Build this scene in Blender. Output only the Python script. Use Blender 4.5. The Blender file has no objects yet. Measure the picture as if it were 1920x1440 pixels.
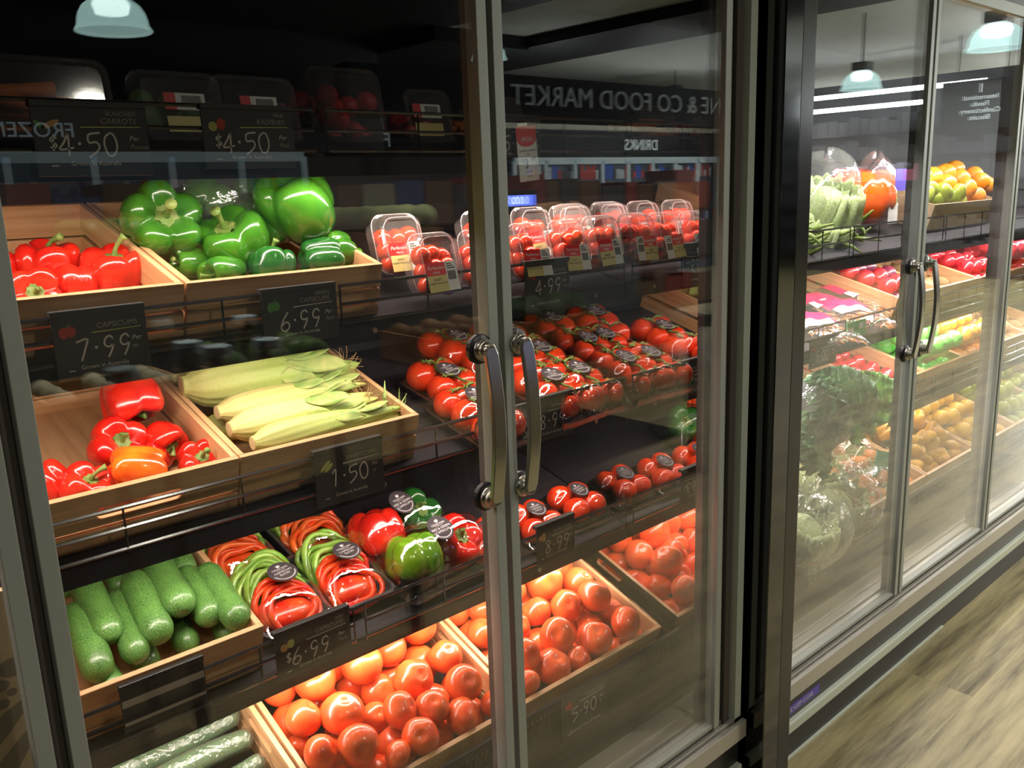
import bpy, math, random
import numpy as np
from mathutils import Vector, Matrix

random.seed(7)
R_ = math.radians
scn = bpy.context.scene
col = scn.collection

# ------------------------------------------------------------------ camera
CAM = Vector((0.0, -1.04, 1.5))
FPX = 1630.0
AX = Vector((0.73736392, -0.67458899, -0.03498774))     # camera right in world
AY = Vector((0.17342671, 0.13899716, 0.9749887))        # camera up in world
AZ = Vector((-0.65285345, -0.7249893, 0.21948324))      # camera back in world
cd = bpy.data.cameras.new('camera')
cam = bpy.data.objects.new('camera', cd)
col.objects.link(cam)
m = Matrix((AX, AY, AZ)).transposed().to_4x4()
m.translation = CAM
cam.matrix_world = m
cd.sensor_fit = 'HORIZONTAL'
cd.sensor_width = 36.0
cd.lens = 36.0 * FPX / 1920.0
cd.clip_start = 0.02
cd.clip_end = 80
scn.camera = cam

# ------------------------------------------------------------------ world, exposure
w = bpy.data.worlds.new('world')
scn.world = w
w.use_nodes = True
w.node_tree.nodes['Background'].inputs[0].default_value = (0.75, 0.85, 1.0, 1)
w.node_tree.nodes['Background'].inputs[1].default_value = 0.02
scn.view_settings.view_transform = 'Standard'
scn.view_settings.look = 'None'
scn.view_settings.gamma = 1.0
scn.view_settings.use_curve_mapping = False
scn.view_settings.exposure = 0.15
cy = scn.cycles
cy.max_bounces = 9
cy.transparent_max_bounces = 40
cy.diffuse_bounces = 3
cy.glossy_bounces = 5
cy.transmission_bounces = 4
cy.sample_clamp_indirect = 4.0
cy.caustics_reflective = False
cy.caustics_refractive = False
cy.use_light_tree = True

TILT = R_(16.5)
TILTD = R_(20.0)


def light_area(name, loc, direction, sx, sy, power, color, parent=None):
    d = bpy.data.lights.new(name, 'AREA')
    d.shape = 'RECTANGLE'
    d.size, d.size_y = sx, sy
    d.energy = power
    d.color = color
    o = bpy.data.objects.new(name, d)
    col.objects.link(o)
    z = -Vector(direction).normalized()
    x = Vector((1, 0, 0))
    x = (x - z * x.dot(z)).normalized()
    y = z.cross(x)
    mm = Matrix((x, y, z)).transposed().to_4x4()
    mm.translation = Vector(loc)
    o.matrix_world = mm
    return o


PINK = (1.0, 0.84, 0.73)
SHELF_LIGHTS = [  # x0, x1, y, z, power, colour
    (-0.55, 1.48, 0.262, 1.520, 7.5, PINK),
    (-0.55, 1.48, 0.262, 1.243, 6.0, PINK),
    (-0.55, 1.48, 0.262, 0.962, 6.0, PINK),
    (-0.55, 1.48, 0.262, 0.668, 7.8, PINK),
    (1.90, 6.30, 0.262, 1.640, 34.0, (1.0, 0.92, 0.90)),
    (1.90, 6.30, 0.262, 1.243, 30.0, (1.0, 0.90, 0.86)),
    (1.90, 6.30, 0.262, 0.962, 24.0, (1.0, 0.92, 0.92)),
    (1.90, 6.30, 0.262, 0.668, 4.5, (1.0, 0.85, 0.7)),
]
for (x0, x1, y, z, p, c) in SHELF_LIGHTS:
    light_area('shelf_light', ((x0 + x1) / 2, y, z), (0, 0.30, -1), x1 - x0, 0.02, p, c)


def point(loc, p, r=0.07, c=(1.0, 0.93, 0.80)):
    d = bpy.data.lights.new('fill_spot', 'SPOT')
    d.energy = p
    d.shadow_soft_size = r
    d.color = c
    d.spot_size = R_(150)
    d.spot_blend = 0.6
    o = bpy.data.objects.new('fill_spot', d)
    col.objects.link(o)
    o.location = loc
    return o


ROOM_LIGHTS = [((-0.6, -2.2, 2.95), 26), ((1.3, -2.0, 2.95), 46), ((3.6, -1.5, 2.95), 118), ((6.0, -1.5, 2.95), 150),
               ((8.2, -1.6, 2.95), 190), ((3.0, -4.6, 2.9), 50), ((9.5, -4.5, 2.9), 150)]
for lp, le in ROOM_LIGHTS:  # added spots, separate from the modelled pendants, lighting floor, door stiles and shop
    point(lp, le)
for lp, le in (((1.0, -1.95, 2.7), 130), ((2.7, -2.2, 2.7), 110)):      # narrow spots added to brighten the produce stand and jar lids in reflection
    o = point(lp, le, 0.05)
    o.data.spot_size = R_(56); o.data.spot_blend = 0.5
for lp, le in (((9.3, -1.4, 2.2), 90), ((8.0, -6.9, 2.42), 45), ((10.4, -6.9, 2.42), 80), ((12.3, -2.2, 2.1), 200), ((11.8, -6.9, 2.42), 80), ((16.5, -3.0, 2.0), 260), ((17.0, -8.0, 2.0), 160), ((20, -5, 2.0), 240)):
    d = bpy.data.lights.new('ceiling_fill', 'POINT'); d.energy = le; d.shadow_soft_size = 0.08; d.color = (0.95, 1.0, 0.97)
    o = bpy.data.objects.new('ceiling_fill', d); col.objects.link(o); o.location = lp  # bare points added to brighten the pale ceiling and far walls in reflection

# ------------------------------------------------------------------ rays from pixels of the 1920x1440 frame


def ray(px, py):
    return (AX * ((px - 960) / FPX) + AY * (-(py - 720) / FPX) - AZ)


def at_y(px, py, y):
    r = ray(px, py)
    return CAM + r * ((y - CAM.y) / r.y)


def at_plane(px, py, p0, n):
    r = ray(px, py)
    return CAM + r * ((Vector(p0) - CAM).dot(n) / r.dot(n))


def depth_of(P):
    return (Vector(P) - CAM).dot(-AZ)


# ------------------------------------------------------------------ materials
MATS = {}


def nodes(name):
    mt = bpy.data.materials.new(name)
    mt.use_nodes = True
    return mt, mt.node_tree, mt.node_tree.nodes, mt.node_tree.links


def pbr(name, color, rough=0.5, metal=0.0, coat=0.0, emis=None, estr=0.0, noise=None, bump=0.0, bscale=60, sss=0.0, spec=0.5, coatr=0.08):
    """noise = (scale, other colour, (sx,sy,sz))"""
    mt, nt, N, L = nodes(name)
    b = N['Principled BSDF']
    b.inputs['Base Color'].default_value = (*color, 1)
    b.inputs['Roughness'].default_value = rough
    b.inputs['Metallic'].default_value = metal
    b.inputs['Coat Weight'].default_value = coat
    b.inputs['Coat Roughness'].default_value = coatr
    b.inputs['Specular IOR Level'].default_value = spec
    if sss:
        b.inputs['Subsurface Weight'].default_value = sss
        b.inputs['Subsurface Scale'].default_value = 0.01
        b.inputs['Subsurface Radius'].default_value = (1, .4, .2)
    if emis:
        b.inputs['Emission Color'].default_value = (*emis, 1)
        b.inputs['Emission Strength'].default_value = estr
    if noise or bump:
        tc = N.new('ShaderNodeTexCoord')
        mp = N.new('ShaderNodeMapping')
        L.new(tc.outputs['Object'], mp.inputs[0])
    if noise:
        sc, c2, st = noise
        mp.inputs['Scale'].default_value = st
        nz = N.new('ShaderNodeTexNoise')
        nz.inputs['Scale'].default_value = sc
        nz.inputs['Detail'].default_value = 4
        L.new(mp.outputs[0], nz.inputs['Vector'])
        rp = N.new('ShaderNodeValToRGB')
        rp.color_ramp.elements[0].position = 0.35
        rp.color_ramp.elements[1].position = 0.68
        rp.color_ramp.elements[0].color = (*color, 1)
        rp.color_ramp.elements[1].color = (*c2, 1)
        L.new(nz.outputs['Fac'], rp.inputs[0])
        L.new(rp.outputs[0], b.inputs['Base Color'])
    if bump:
        nb = N.new('ShaderNodeTexNoise')
        nb.inputs['Scale'].default_value = bscale
        L.new(tc.outputs['Object'], nb.inputs['Vector'])
        bp = N.new('ShaderNodeBump')
        bp.inputs['Strength'].default_value = bump
        bp.inputs['Distance'].default_value = 0.004
        L.new(nb.outputs['Fac'], bp.inputs['Height'])
        L.new(bp.outputs[0], b.inputs['Normal'])
        if coat:
            L.new(bp.outputs[0], b.inputs['Coat Normal'])
    MATS[name] = mt
    return mt


def clear(name, f0=0.06, rough=0.02, tint=(1, 1, 1), gloss=(1, 1, 1), haze=0.0, hazec=(1, 1, 1), bump=0.0, bscale=30, gain=1.0):
    """thin see-through sheet: transparent plus a Schlick reflection, the same from both sides"""
    mt, nt, N, L = nodes(name)
    N.remove(N['Principled BSDF'])
    out = N['Material Output']
    geo = N.new('ShaderNodeNewGeometry')
    dp = N.new('ShaderNodeVectorMath'); dp.operation = 'DOT_PRODUCT'
    L.new(geo.outputs['Incoming'], dp.inputs[0]); L.new(geo.outputs['Normal'], dp.inputs[1])
    ab = N.new('ShaderNodeMath'); ab.operation = 'ABSOLUTE'; L.new(dp.outputs['Value'], ab.inputs[0])
    om = N.new('ShaderNodeMath'); om.operation = 'SUBTRACT'; om.inputs[0].default_value = 1.0; L.new(ab.outputs[0], om.inputs[1])
    pw = N.new('ShaderNodeMath'); pw.operation = 'POWER'; pw.inputs[1].default_value = 5.0; L.new(om.outputs[0], pw.inputs[0])
    ma = N.new('ShaderNodeMath'); ma.operation = 'MULTIPLY_ADD'; ma.inputs[1].default_value = (1 - f0) * gain; ma.inputs[2].default_value = f0
    L.new(pw.outputs[0], ma.inputs[0])
    tr = N.new('ShaderNodeBsdfTransparent'); tr.inputs[0].default_value = (*tint, 1)
    gl = N.new('ShaderNodeBsdfGlossy'); gl.inputs['Color'].default_value = (*gloss, 1); gl.inputs['Roughness'].default_value = rough
    if bump:
        tc = N.new('ShaderNodeTexCoord')
        nb = N.new('ShaderNodeTexNoise'); nb.inputs['Scale'].default_value = bscale; nb.inputs['Detail'].default_value = 3
        L.new(tc.outputs['Object'], nb.inputs['Vector'])
        bp = N.new('ShaderNodeBump'); bp.inputs['Strength'].default_value = bump; bp.inputs['Distance'].default_value = 0.01
        L.new(nb.outputs['Fac'], bp.inputs['Height']); L.new(bp.outputs[0], gl.inputs['Normal'])
    base = tr
    if haze:
        df = N.new('ShaderNodeBsdfDiffuse'); df.inputs[0].default_value = (*hazec, 1)
        mh = N.new('ShaderNodeMixShader'); mh.inputs[0].default_value = haze
        L.new(tr.outputs[0], mh.inputs[1]); L.new(df.outputs[0], mh.inputs[2])
        base = mh
    mx = N.new('ShaderNodeMixShader')
    L.new(ma.outputs[0], mx.inputs[0]); L.new(base.outputs[0], mx.inputs[1]); L.new(gl.outputs[0], mx.inputs[2])
    L.new(mx.outputs[0], out.inputs[0])
    MATS[name] = mt
    return mt


def wood(name, c1, c2, c3, scale=1.0, axis=0):
    mt, nt, N, L = nodes(name)
    b = N['Principled BSDF']
    tc = N.new('ShaderNodeTexCoord')
    mp = N.new('ShaderNodeMapping')
    s = [34, 34, 34]; s[axis] = 1.6
    mp.inputs['Scale'].default_value = [q * scale for q in s]
    L.new(tc.outputs['Object'], mp.inputs[0])
    nz = N.new('ShaderNodeTexNoise'); nz.inputs['Scale'].default_value = 2.2; nz.inputs['Detail'].default_value = 5
    L.new(mp.outputs[0], nz.inputs['Vector'])
    rp = N.new('ShaderNodeValToRGB')
    e = rp.color_ramp.elements
    e[0].position, e[1].position = 0.3, 0.72
    e[0].color, e[1].color = (*c1, 1), (*c3, 1)
    k = e.new(0.5); k.color = (*c2, 1)
    L.new(nz.outputs['Fac'], rp.inputs[0]); L.new(rp.outputs[0], b.inputs['Base Color'])
    b.inputs['Roughness'].default_value = 0.42
    MATS[name] = mt
    return mt


def skin(name, top, low, cap=None, cap_r=0.0, rough=0.22, stripes=None, nscale=3.0, coat=0.5, bump=0.0, bscale=4.0):
    """fruit skin: soft patches of two colours, optional different colour round the stalk end (object +z)"""
    mt, nt, N, L = nodes(name)
    b = N['Principled BSDF']
    tc = N.new('ShaderNodeTexCoord')
    oi = N.new('ShaderNodeObjectInfo')
    ad = N.new('ShaderNodeVectorMath'); ad.operation = 'ADD'
    L.new(tc.outputs['Object'], ad.inputs[0])
    cb = N.new('ShaderNodeCombineXYZ')
    mu = N.new('ShaderNodeMath'); mu.operation = 'MULTIPLY'; mu.inputs[1].default_value = 37.0
    L.new(oi.outputs['Random'], mu.inputs[0])
    L.new(mu.outputs[0], cb.inputs[0]); L.new(mu.outputs[0], cb.inputs[1])
    L.new(cb.outputs[0], ad.inputs[1])
    nz = N.new('ShaderNodeTexNoise'); nz.inputs['Scale'].default_value = nscale * 0.35; nz.inputs['Detail'].default_value = 2
    L.new(ad.outputs[0], nz.inputs['Vector'])
    rp = N.new('ShaderNodeValToRGB')
    rp.color_ramp.elements[0].position = 0.32; rp.color_ramp.elements[1].position = 0.7
    rp.color_ramp.elements[0].color = (*low, 1); rp.color_ramp.elements[1].color = (*top, 1)
    L.new(nz.outputs['Fac'], rp.inputs[0])
    colout = rp.outputs[0]
    if stripes:
        c2, cnt = stripes
        sx = N.new('ShaderNodeSeparateXYZ'); L.new(tc.outputs['Object'], sx.inputs[0])
        at = N.new('ShaderNodeMath'); at.operation = 'ARCTAN2'
        L.new(sx.outputs[0], at.inputs[0]); L.new(sx.outputs[1], at.inputs[1])
        c3 = N.new('ShaderNodeCombineXYZ')
        m3 = N.new('ShaderNodeMath'); m3.operation = 'MULTIPLY'; m3.inputs[1].default_value = cnt
        L.new(at.outputs[0], m3.inputs[0]); L.new(m3.outputs[0], c3.inputs[0])
        m4 = N.new('ShaderNodeMath'); m4.operation = 'MULTIPLY'; m4.inputs[1].default_value = 14
        L.new(sx.outputs[2], m4.inputs[0]); L.new(m4.outputs[0], c3.inputs[2])
        n2 = N.new('ShaderNodeTexNoise'); n2.inputs['Scale'].default_value = 1.3; n2.inputs['Detail'].default_value = 3
        L.new(c3.outputs[0], n2.inputs['Vector'])
        r2 = N.new('ShaderNodeValToRGB')
        r2.color_ramp.elements[0].position = 0.42; r2.color_ramp.elements[1].position = 0.66
        r2.color_ramp.elements[0].color = (0, 0, 0, 1); r2.color_ramp.elements[1].color = (1, 1, 1, 1)
        L.new(n2.outputs['Fac'], r2.inputs[0])
        mx = N.new('ShaderNodeMix'); mx.data_type = 'RGBA'
        L.new(r2.outputs[0], mx.inputs[0]); L.new(colout, mx.inputs[6]); mx.inputs[7].default_value = (*c2, 1)
        colout = mx.outputs[2]
    if cap:
        s2 = N.new('ShaderNodeSeparateXYZ'); L.new(tc.outputs['Object'], s2.inputs[0])
        c4 = N.new('ShaderNodeCombineXYZ'); L.new(s2.outputs[0], c4.inputs[0]); L.new(s2.outputs[1], c4.inputs[1])
        ln = N.new('ShaderNodeVectorMath'); ln.operation = 'LENGTH'; L.new(c4.outputs[0], ln.inputs[0])
        gt = N.new('ShaderNodeMath'); gt.operation = 'GREATER_THAN'; gt.inputs[1].default_value = 0.0; L.new(s2.outputs[2], gt.inputs[0])
        r4 = N.new('ShaderNodeMapRange'); r4.inputs['From Min'].default_value = cap_r; r4.inputs['From Max'].default_value = cap_r * 1.7
        r4.inputs['To Min'].default_value = 1.0; r4.inputs['To Max'].default_value = 0.0
        L.new(ln.outputs['Value'], r4.inputs['Value'])
        mu4 = N.new('ShaderNodeMath'); mu4.operation = 'MULTIPLY'; L.new(r4.outputs[0], mu4.inputs[0]); L.new(gt.outputs[0], mu4.inputs[1])
        mx2 = N.new('ShaderNodeMix'); mx2.data_type = 'RGBA'
        L.new(mu4.outputs[0], mx2.inputs[0]); L.new(colout, mx2.inputs[6]); mx2.inputs[7].default_value = (*cap, 1)
        colout = mx2.outputs[2]
    L.new(colout, b.inputs['Base Color'])
    if bump:
        n9 = N.new('ShaderNodeTexNoise'); n9.inputs['Scale'].default_value = bscale; n9.inputs['Detail'].default_value = 3
        L.new(tc.outputs['Object'], n9.inputs['Vector'])
        b9 = N.new('ShaderNodeBump'); b9.inputs['Strength'].default_value = bump; b9.inputs['Distance'].default_value = 0.002
        L.new(n9.outputs['Fac'], b9.inputs['Height']); L.new(b9.outputs[0], b.inputs['Normal']); L.new(b9.outputs[0], b.inputs['Coat Normal'])
    b.inputs['Roughness'].default_value = rough
    b.inputs['Coat Weight'].default_value = coat
    b.inputs['Coat Roughness'].default_value = 0.1
    MATS[name] = mt
    return mt


def M_(n):
    return MATS[n]


wood('crate_wood', (0.44, 0.235, 0.105), (0.60, 0.345, 0.165), (0.68, 0.42, 0.22))
wood('crate_wood_side', (0.44, 0.235, 0.105), (0.60, 0.345, 0.165), (0.68, 0.42, 0.22), axis=1)
pbr('black_metal', (0.018, 0.016, 0.020), 0.38)
pbr('black_plastic', (0.022, 0.020, 0.023), 0.3)
pbr('shelf_black', (0.014, 0.012, 0.015), 0.6, spec=0.25, noise=(3, (0.024, 0.020, 0.024), (1, 1, 1)))
pbr('back_grey', (0.006, 0.006, 0.008), 0.6)
pbr('gloss_black', (0.006, 0.006, 0.008), 0.12, spec=0.8)
pbr('post_grey', (0.03, 0.028, 0.024), 0.25, metal=0.6)
pbr('wire', (0.32, 0.29, 0.30), 0.25, metal=0.9)
pbr('wire_black', (0.018, 0.016, 0.018), 0.16, spec=0.8)
pbr('aluminium', (0.42, 0.45, 0.41), 0.5, metal=0.3)
pbr('aluminium_light', (0.55, 0.53, 0.48), 0.35, metal=0.5)
pbr('seal', (0.10, 0.085, 0.072), 0.7)
pbr('white_trim', (0.66, 0.72, 0.62), 0.4)
pbr('post_side', (0.10, 0.10, 0.10), 0.09, metal=1.0)
pbr('post_front', (0.055, 0.052, 0.050), 0.2, metal=0.8)
pbr('chrome', (0.46, 0.45, 0.40), 0.28, metal=1.0)
pbr('mirror', (0.86, 0.85, 0.87), 0.015, metal=1.0)
pbr('chalk', (0.55, 0.50, 0.42), 0.9)
pbr('chalk_dim', (0.30, 0.27, 0.22), 0.9)
pbr('chalk_yellow', (0.42, 0.40, 0.10), 0.9)
pbr('chalkboard', (0.020, 0.016, 0.014), 0.55)
pbr('white_paper', (0.75, 0.73, 0.68), 0.6)
pbr('red_paper', (0.62, 0.03, 0.02), 0.5)
pbr('yellow_paper', (0.62, 0.52, 0.18), 0.5)
pbr('black_ink', (0.03, 0.03, 0.03), 0.6)
pbr('brand_red', (0.75, 0.02, 0.02), 0.35)
pbr('sticker', (0.042, 0.034, 0.038), 0.8, spec=0.15)
pbr('sticker_white', (0.62, 0.58, 0.58), 0.5)
pbr('blue', (0.04, 0.08, 0.5), 0.4)
pbr('green_label', (0.02, 0.32, 0.08), 0.4)
pbr('pink_label', (0.80, 0.03, 0.13), 0.35)
pbr('purple_label', (0.12, 0.08, 0.5), 0.4)
pbr('tray_black', (0.014, 0.013, 0.015), 0.25)
clear('door_glass', f0=0.040, rough=0.003, gain=0.95, tint=(0.99, 0.993, 0.99))
clear('film', f0=0.15, rough=0.05, haze=0.0, bump=0.12, bscale=45)
clear('wrap_film', f0=0.08, rough=0.16, haze=0.03, bump=0.9, bscale=1.5)
clear('bag_film', f0=0.10, rough=0.10, haze=0.05, bump=0.9, bscale=26)
clear('clam_plastic', f0=0.05, rough=0.06, haze=0.05, hazec=(1, .90, .88))
clear('clam_rim', f0=0.22, rough=0.12, haze=0.25, hazec=(1, .82, .80))
mt_, nt_, N_, L_ = nodes('dome_glass')
N_.remove(N_['Principled BSDF'])
e_ = N_.new('ShaderNodeEmission'); e_.inputs[0].default_value = (0.62, 0.95, 0.90, 1); e_.inputs[1].default_value = 2.6
t_ = N_.new('ShaderNodeBsdfTransparent'); x_ = N_.new('ShaderNodeMixShader'); x_.inputs[0].default_value = 0.55
L_.new(t_.outputs[0], x_.inputs[1]); L_.new(e_.outputs[0], x_.inputs[2]); L_.new(x_.outputs[0], N_['Material Output'].inputs[0])
MATS['dome_glass'] = mt_
skin('tomato_skin', (0.86, 0.135, 0.026), (0.76, 0.072, 0.016), cap=(0.30, 0.22, 0.06), cap_r=0.0028, rough=0.3, coat=0.35)
skin('tomato_red', (0.84, 0.075, 0.016), (0.72, 0.034, 0.010), cap=(0.25, 0.20, 0.05), cap_r=0.0025, rough=0.2)
skin('red_capsicum', (0.72, 0.026, 0.010), (0.55, 0.010, 0.007), rough=0.2)
skin('orange_capsicum', (0.90, 0.18, 0.010), (0.84, 0.07, 0.008), rough=0.2)
skin('green_capsicum', (0.050, 0.20, 0.012), (0.022, 0.115, 0.010), rough=0.2)
skin('lime_capsicum', (0.22, 0.36, 0.012), (0.07, 0.22, 0.012), rough=0.2)
skin('dark_green_capsicum', (0.020, 0.125, 0.016), (0.010, 0.075, 0.014), rough=0.2)
skin('cucumber_skin', (0.055, 0.17, 0.025), (0.020, 0.085, 0.014), stripes=((0.16, 0.30, 0.08), 5), rough=0.36, coat=0.2, bump=0.45, bscale=2.2)
skin('wrapped_cucumber', (0.045, 0.10, 0.035), (0.022, 0.060, 0.022), stripes=((0.08, 0.14, 0.05), 4), rough=0.34, coat=0.2, bump=1.0, bscale=3.0)
skin('husk', (0.36, 0.44, 0.10), (0.48, 0.50, 0.15), stripes=((0.24, 0.37, 0.06), 5), rough=0.55, coat=0.0)
skin('husk_pale', (0.50, 0.46, 0.16), (0.56, 0.46, 0.18), stripes=((0.34, 0.40, 0.09), 5), rough=0.6, coat=0.0)
for hn, cA, cB in (('husk', (0.56, 0.54, 0.20), (0.26, 0.40, 0.07)), ('husk_pale', (0.60, 0.50, 0.20), (0.42, 0.46, 0.12))):
    nt = MATS[hn].node_tree; N = nt.nodes; L = nt.links
    bs = N['Principled BSDF']; src = bs.inputs['Base Color'].links[0].from_socket
    tc = N.new('ShaderNodeTexCoord'); sp = N.new('ShaderNodeSeparateXYZ'); L.new(tc.outputs['Object'], sp.inputs[0])
    mr = N.new('ShaderNodeMapRange'); mr.inputs['From Min'].default_value = -2.6; mr.inputs['From Max'].default_value = 1.6
    L.new(sp.outputs[2], mr.inputs['Value'])
    mx = N.new('ShaderNodeMix'); mx.data_type = 'RGBA'; L.new(mr.outputs[0], mx.inputs[0]); mx.inputs[6].default_value = (*cA, 1); mx.inputs[7].default_value = (*cB, 1)
    m2 = N.new('ShaderNodeMix'); m2.data_type = 'RGBA'; m2.inputs[0].default_value = 0.6; L.new(src, m2.inputs[6]); L.new(mx.outputs[2], m2.inputs[7])
    L.new(m2.outputs[2], bs.inputs['Base Color'])
pbr('husk_leaf', (0.20, 0.32, 0.07), 0.6, noise=(1.6, (0.42, 0.45, 0.14), (1, 1, 1)))
pbr('corn_silk', (0.42, 0.26, 0.10), 0.8)
pbr('butt', (0.66, 0.50, 0.26), 0.7)
pbr('stem_green', (0.10, 0.20, 0.030), 0.55, noise=(3, (0.26, 0.30, 0.08), (1, 1, 1)))
pbr('stem_dark', (0.07, 0.13, 0.035), 0.6)
pbr('pith', (0.55, 0.50, 0.22), 0.6)
skin('nectarine', (0.75, 0.05, 0.05), (0.48, 0.015, 0.03), rough=0.3)
skin('plum', (0.12, 0.03, 0.06), (0.22, 0.03, 0.06), rough=0.3)
skin('kiwi', (0.36, 0.22, 0.09), (0.28, 0.16, 0.06), rough=0.7, coat=0.0)
skin('apple_green', (0.22, 0.72, 0.12), (0.12, 0.55, 0.08), cap=(0.10, 0.16, 0.03), cap_r=0.004, rough=0.25)
skin('apple_red', (0.70, 0.04, 0.05), (0.50, 0.02, 0.03), cap=(0.25, 0.25, 0.05), cap_r=0.004, rough=0.2)
skin('orange_skin', (0.90, 0.38, 0.02), (0.85, 0.26, 0.015), rough=0.4)
skin('pear_skin', (0.45, 0.50, 0.06), (0.32, 0.42, 0.05), rough=0.35)
skin('lemon', (0.85, 0.55, 0.04), (0.78, 0.42, 0.03), rough=0.4)
skin('potato', (0.42, 0.25, 0.12), (0.33, 0.18, 0.08), rough=0.8, coat=0)
pbr('lettuce', (0.40, 0.58, 0.14), 0.5, noise=(18, (0.72, 0.78, 0.50), (1, 1, 1)), bump=0.8, bscale=60)
pbr('kale', (0.010, 0.065, 0.018), 0.55, noise=(30, (0.035, 0.14, 0.025), (1, 1, 1)), bump=1.0, bscale=90)
pbr('kale_light', (0.03, 0.15, 0.015), 0.5, noise=(30, (0.14, 0.38, 0.03), (1, 1, 1)), bump=1.0, bscale=90)
pbr('bean', (0.13, 0.22, 0.03), 0.45, noise=(8, (0.28, 0.32, 0.06), (1, 1, 1)))
pbr('carrot', (0.80, 0.24, 0.03), 0.5)
pbr('purple_veg', (0.28, 0.04, 0.12), 0.5)
pbr('brown_box', (0.48, 0.36, 0.21), 0.75)
pbr('brown_box_ink', (0.22, 0.18, 0.12), 0.75)
pbr('dark_room', (0.010, 0.011, 0.016), 0.7)
pbr('dark_wall', (0.020, 0.020, 0.026), 0.7)
pbr('light_ceiling', (0.60, 0.61, 0.58), 0.8, noise=(0.6, (0.48, 0.50, 0.48), (1, 1, 1)))
pbr('lamp_white', (1, 1, 1), 0.5, emis=(0.80, 1.0, 0.95), estr=9.0)
pbr('tube_white', (1, 1, 1), 0.5, emis=(0.92, 0.98, 1.0), estr=16.0)
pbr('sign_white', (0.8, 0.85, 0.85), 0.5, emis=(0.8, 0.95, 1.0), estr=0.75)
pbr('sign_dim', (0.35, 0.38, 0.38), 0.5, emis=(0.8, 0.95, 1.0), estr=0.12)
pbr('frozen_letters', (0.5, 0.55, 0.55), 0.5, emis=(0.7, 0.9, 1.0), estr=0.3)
pbr('display_blue', (0.02, 0.05, 0.6), 0.4, emis=(0.12, 0.20, 1.0), estr=7.0)
pbr('display_digits', (0.6, 0.7, 1), 0.4, emis=(0.5, 0.6, 1.0), estr=12.0)
pbr('fridge_white', (0.5, 0.58, 0.6), 0.5, emis=(0.6, 0.8, 0.9), estr=0.22)  # frames given a faint glow in place of light falling on them
pbr('fridge_inside', (0.05, 0.07, 0.09), 0.5, emis=(0.2, 0.32, 0.42), estr=0.10)  # faint glow stands in for lighting inside the cabinets
pbr('jar_lid', (0.62, 0.82, 0.90), 0.45)
pbr('olive', (0.30, 0.26, 0.08), 0.4)
pbr('garlic', (0.55, 0.52, 0.35), 0.6)
pbr('grey_panel', (0.20, 0.26, 0.30), 0.5)


pbr('beige_wall', (0.5, 0.48, 0.38), 0.8)
pbr('orange_card', (0.72, 0.24, 0.05), 0.7)
pbr('teal_label', (0.05, 0.42, 0.25), 0.4)
pbr('pale_shred', (0.62, 0.62, 0.42), 0.6)
skin('yellow_caps', (0.75, 0.42, 0.02), (0.62, 0.28, 0.02), rough=0.2)
skin('lime_skin', (0.42, 0.48, 0.05), (0.30, 0.38, 0.04), rough=0.3)
skin('purple_pot', (0.40, 0.05, 0.06), (0.26, 0.03, 0.05), rough=0.5)
for nm_, c_ in (('stock_blue', (.05, .12, .5)), ('stock_white', (.6, .65, .7)), ('stock_red', (.5, .05, .04)), ('stock_dark', (.05, .05, .06)), ('stock_pink', (.75, .12, .3)), ('stock_yellow', (.75, .7, .12)), ('stock_lilac', (.45, .42, .65)), ('stock_green', (.12, .20, .06))):
    pbr(nm_, c_, 0.5)


def floor_mat():
    mt, nt, N, L = nodes('floor_planks')
    b = N['Principled BSDF']
    tc = N.new('ShaderNodeTexCoord')
    br = N.new('ShaderNodeTexBrick')
    br.inputs['Scale'].default_value = 1.0
    br.inputs['Brick Width'].default_value = 1.25
    br.inputs['Row Height'].default_value = 0.23
    br.inputs['Mortar Size'].default_value = 0.0006
    br.inputs['Mortar Smooth'].default_value = 0.2
    br.inputs['Color1'].default_value = (0, 0, 0, 1)
    br.inputs['Color2'].default_value = (1, 1, 1, 1)
    br.inputs['Mortar'].default_value = (0.5, 0.5, 0.5, 1)
    br.offset = 0.37
    L.new(tc.outputs['Object'], br.inputs['Vector'])
    mp = N.new('ShaderNodeMapping')
    mp.inputs['Scale'].default_value = (1.1, 13, 1)
    L.new(tc.outputs['Object'], mp.inputs[0])
    sc = N.new('ShaderNodeVectorMath'); sc.operation = 'SCALE'; sc.inputs['Scale'].default_value = 9.0
    L.new(br.outputs['Color'], sc.inputs[0])
    ad = N.new('ShaderNodeVectorMath'); ad.operation = 'ADD'
    L.new(mp.outputs[0], ad.inputs[0]); L.new(sc.outputs[0], ad.inputs[1])
    nz = N.new('ShaderNodeTexNoise'); nz.inputs['Scale'].default_value = 1.6; nz.inputs['Detail'].default_value = 8; nz.inputs['Roughness'].default_value = 0.65
    L.new(ad.outputs[0], nz.inputs['Vector'])
    rp = N.new('ShaderNodeValToRGB')
    e = rp.color_ramp.elements
    e[0].position, e[1].position = 0.32, 0.70
    e[0].color, e[1].color = (0.10, 0.085, 0.045, 1), (0.56, 0.48, 0.26, 1)
    k = e.new(0.5); k.color = (0.36, 0.31, 0.165, 1)
    L.new(nz.outputs['Fac'], rp.inputs[0])
    mx = N.new('ShaderNodeMix'); mx.data_type = 'RGBA'; mx.blend_type = 'MULTIPLY'
    L.new(br.outputs['Fac'], mx.inputs[0]); L.new(rp.outputs[0], mx.inputs[6]); mx.inputs[7].default_value = (0.6, 0.56, 0.48, 1)
    L.new(mx.outputs[2], b.inputs['Base Color'])
    b.inputs['Roughness'].default_value = 0.42
    MATS['floor_planks'] = mt


floor_mat()

# ------------------------------------------------------------------ mesh helpers


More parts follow.
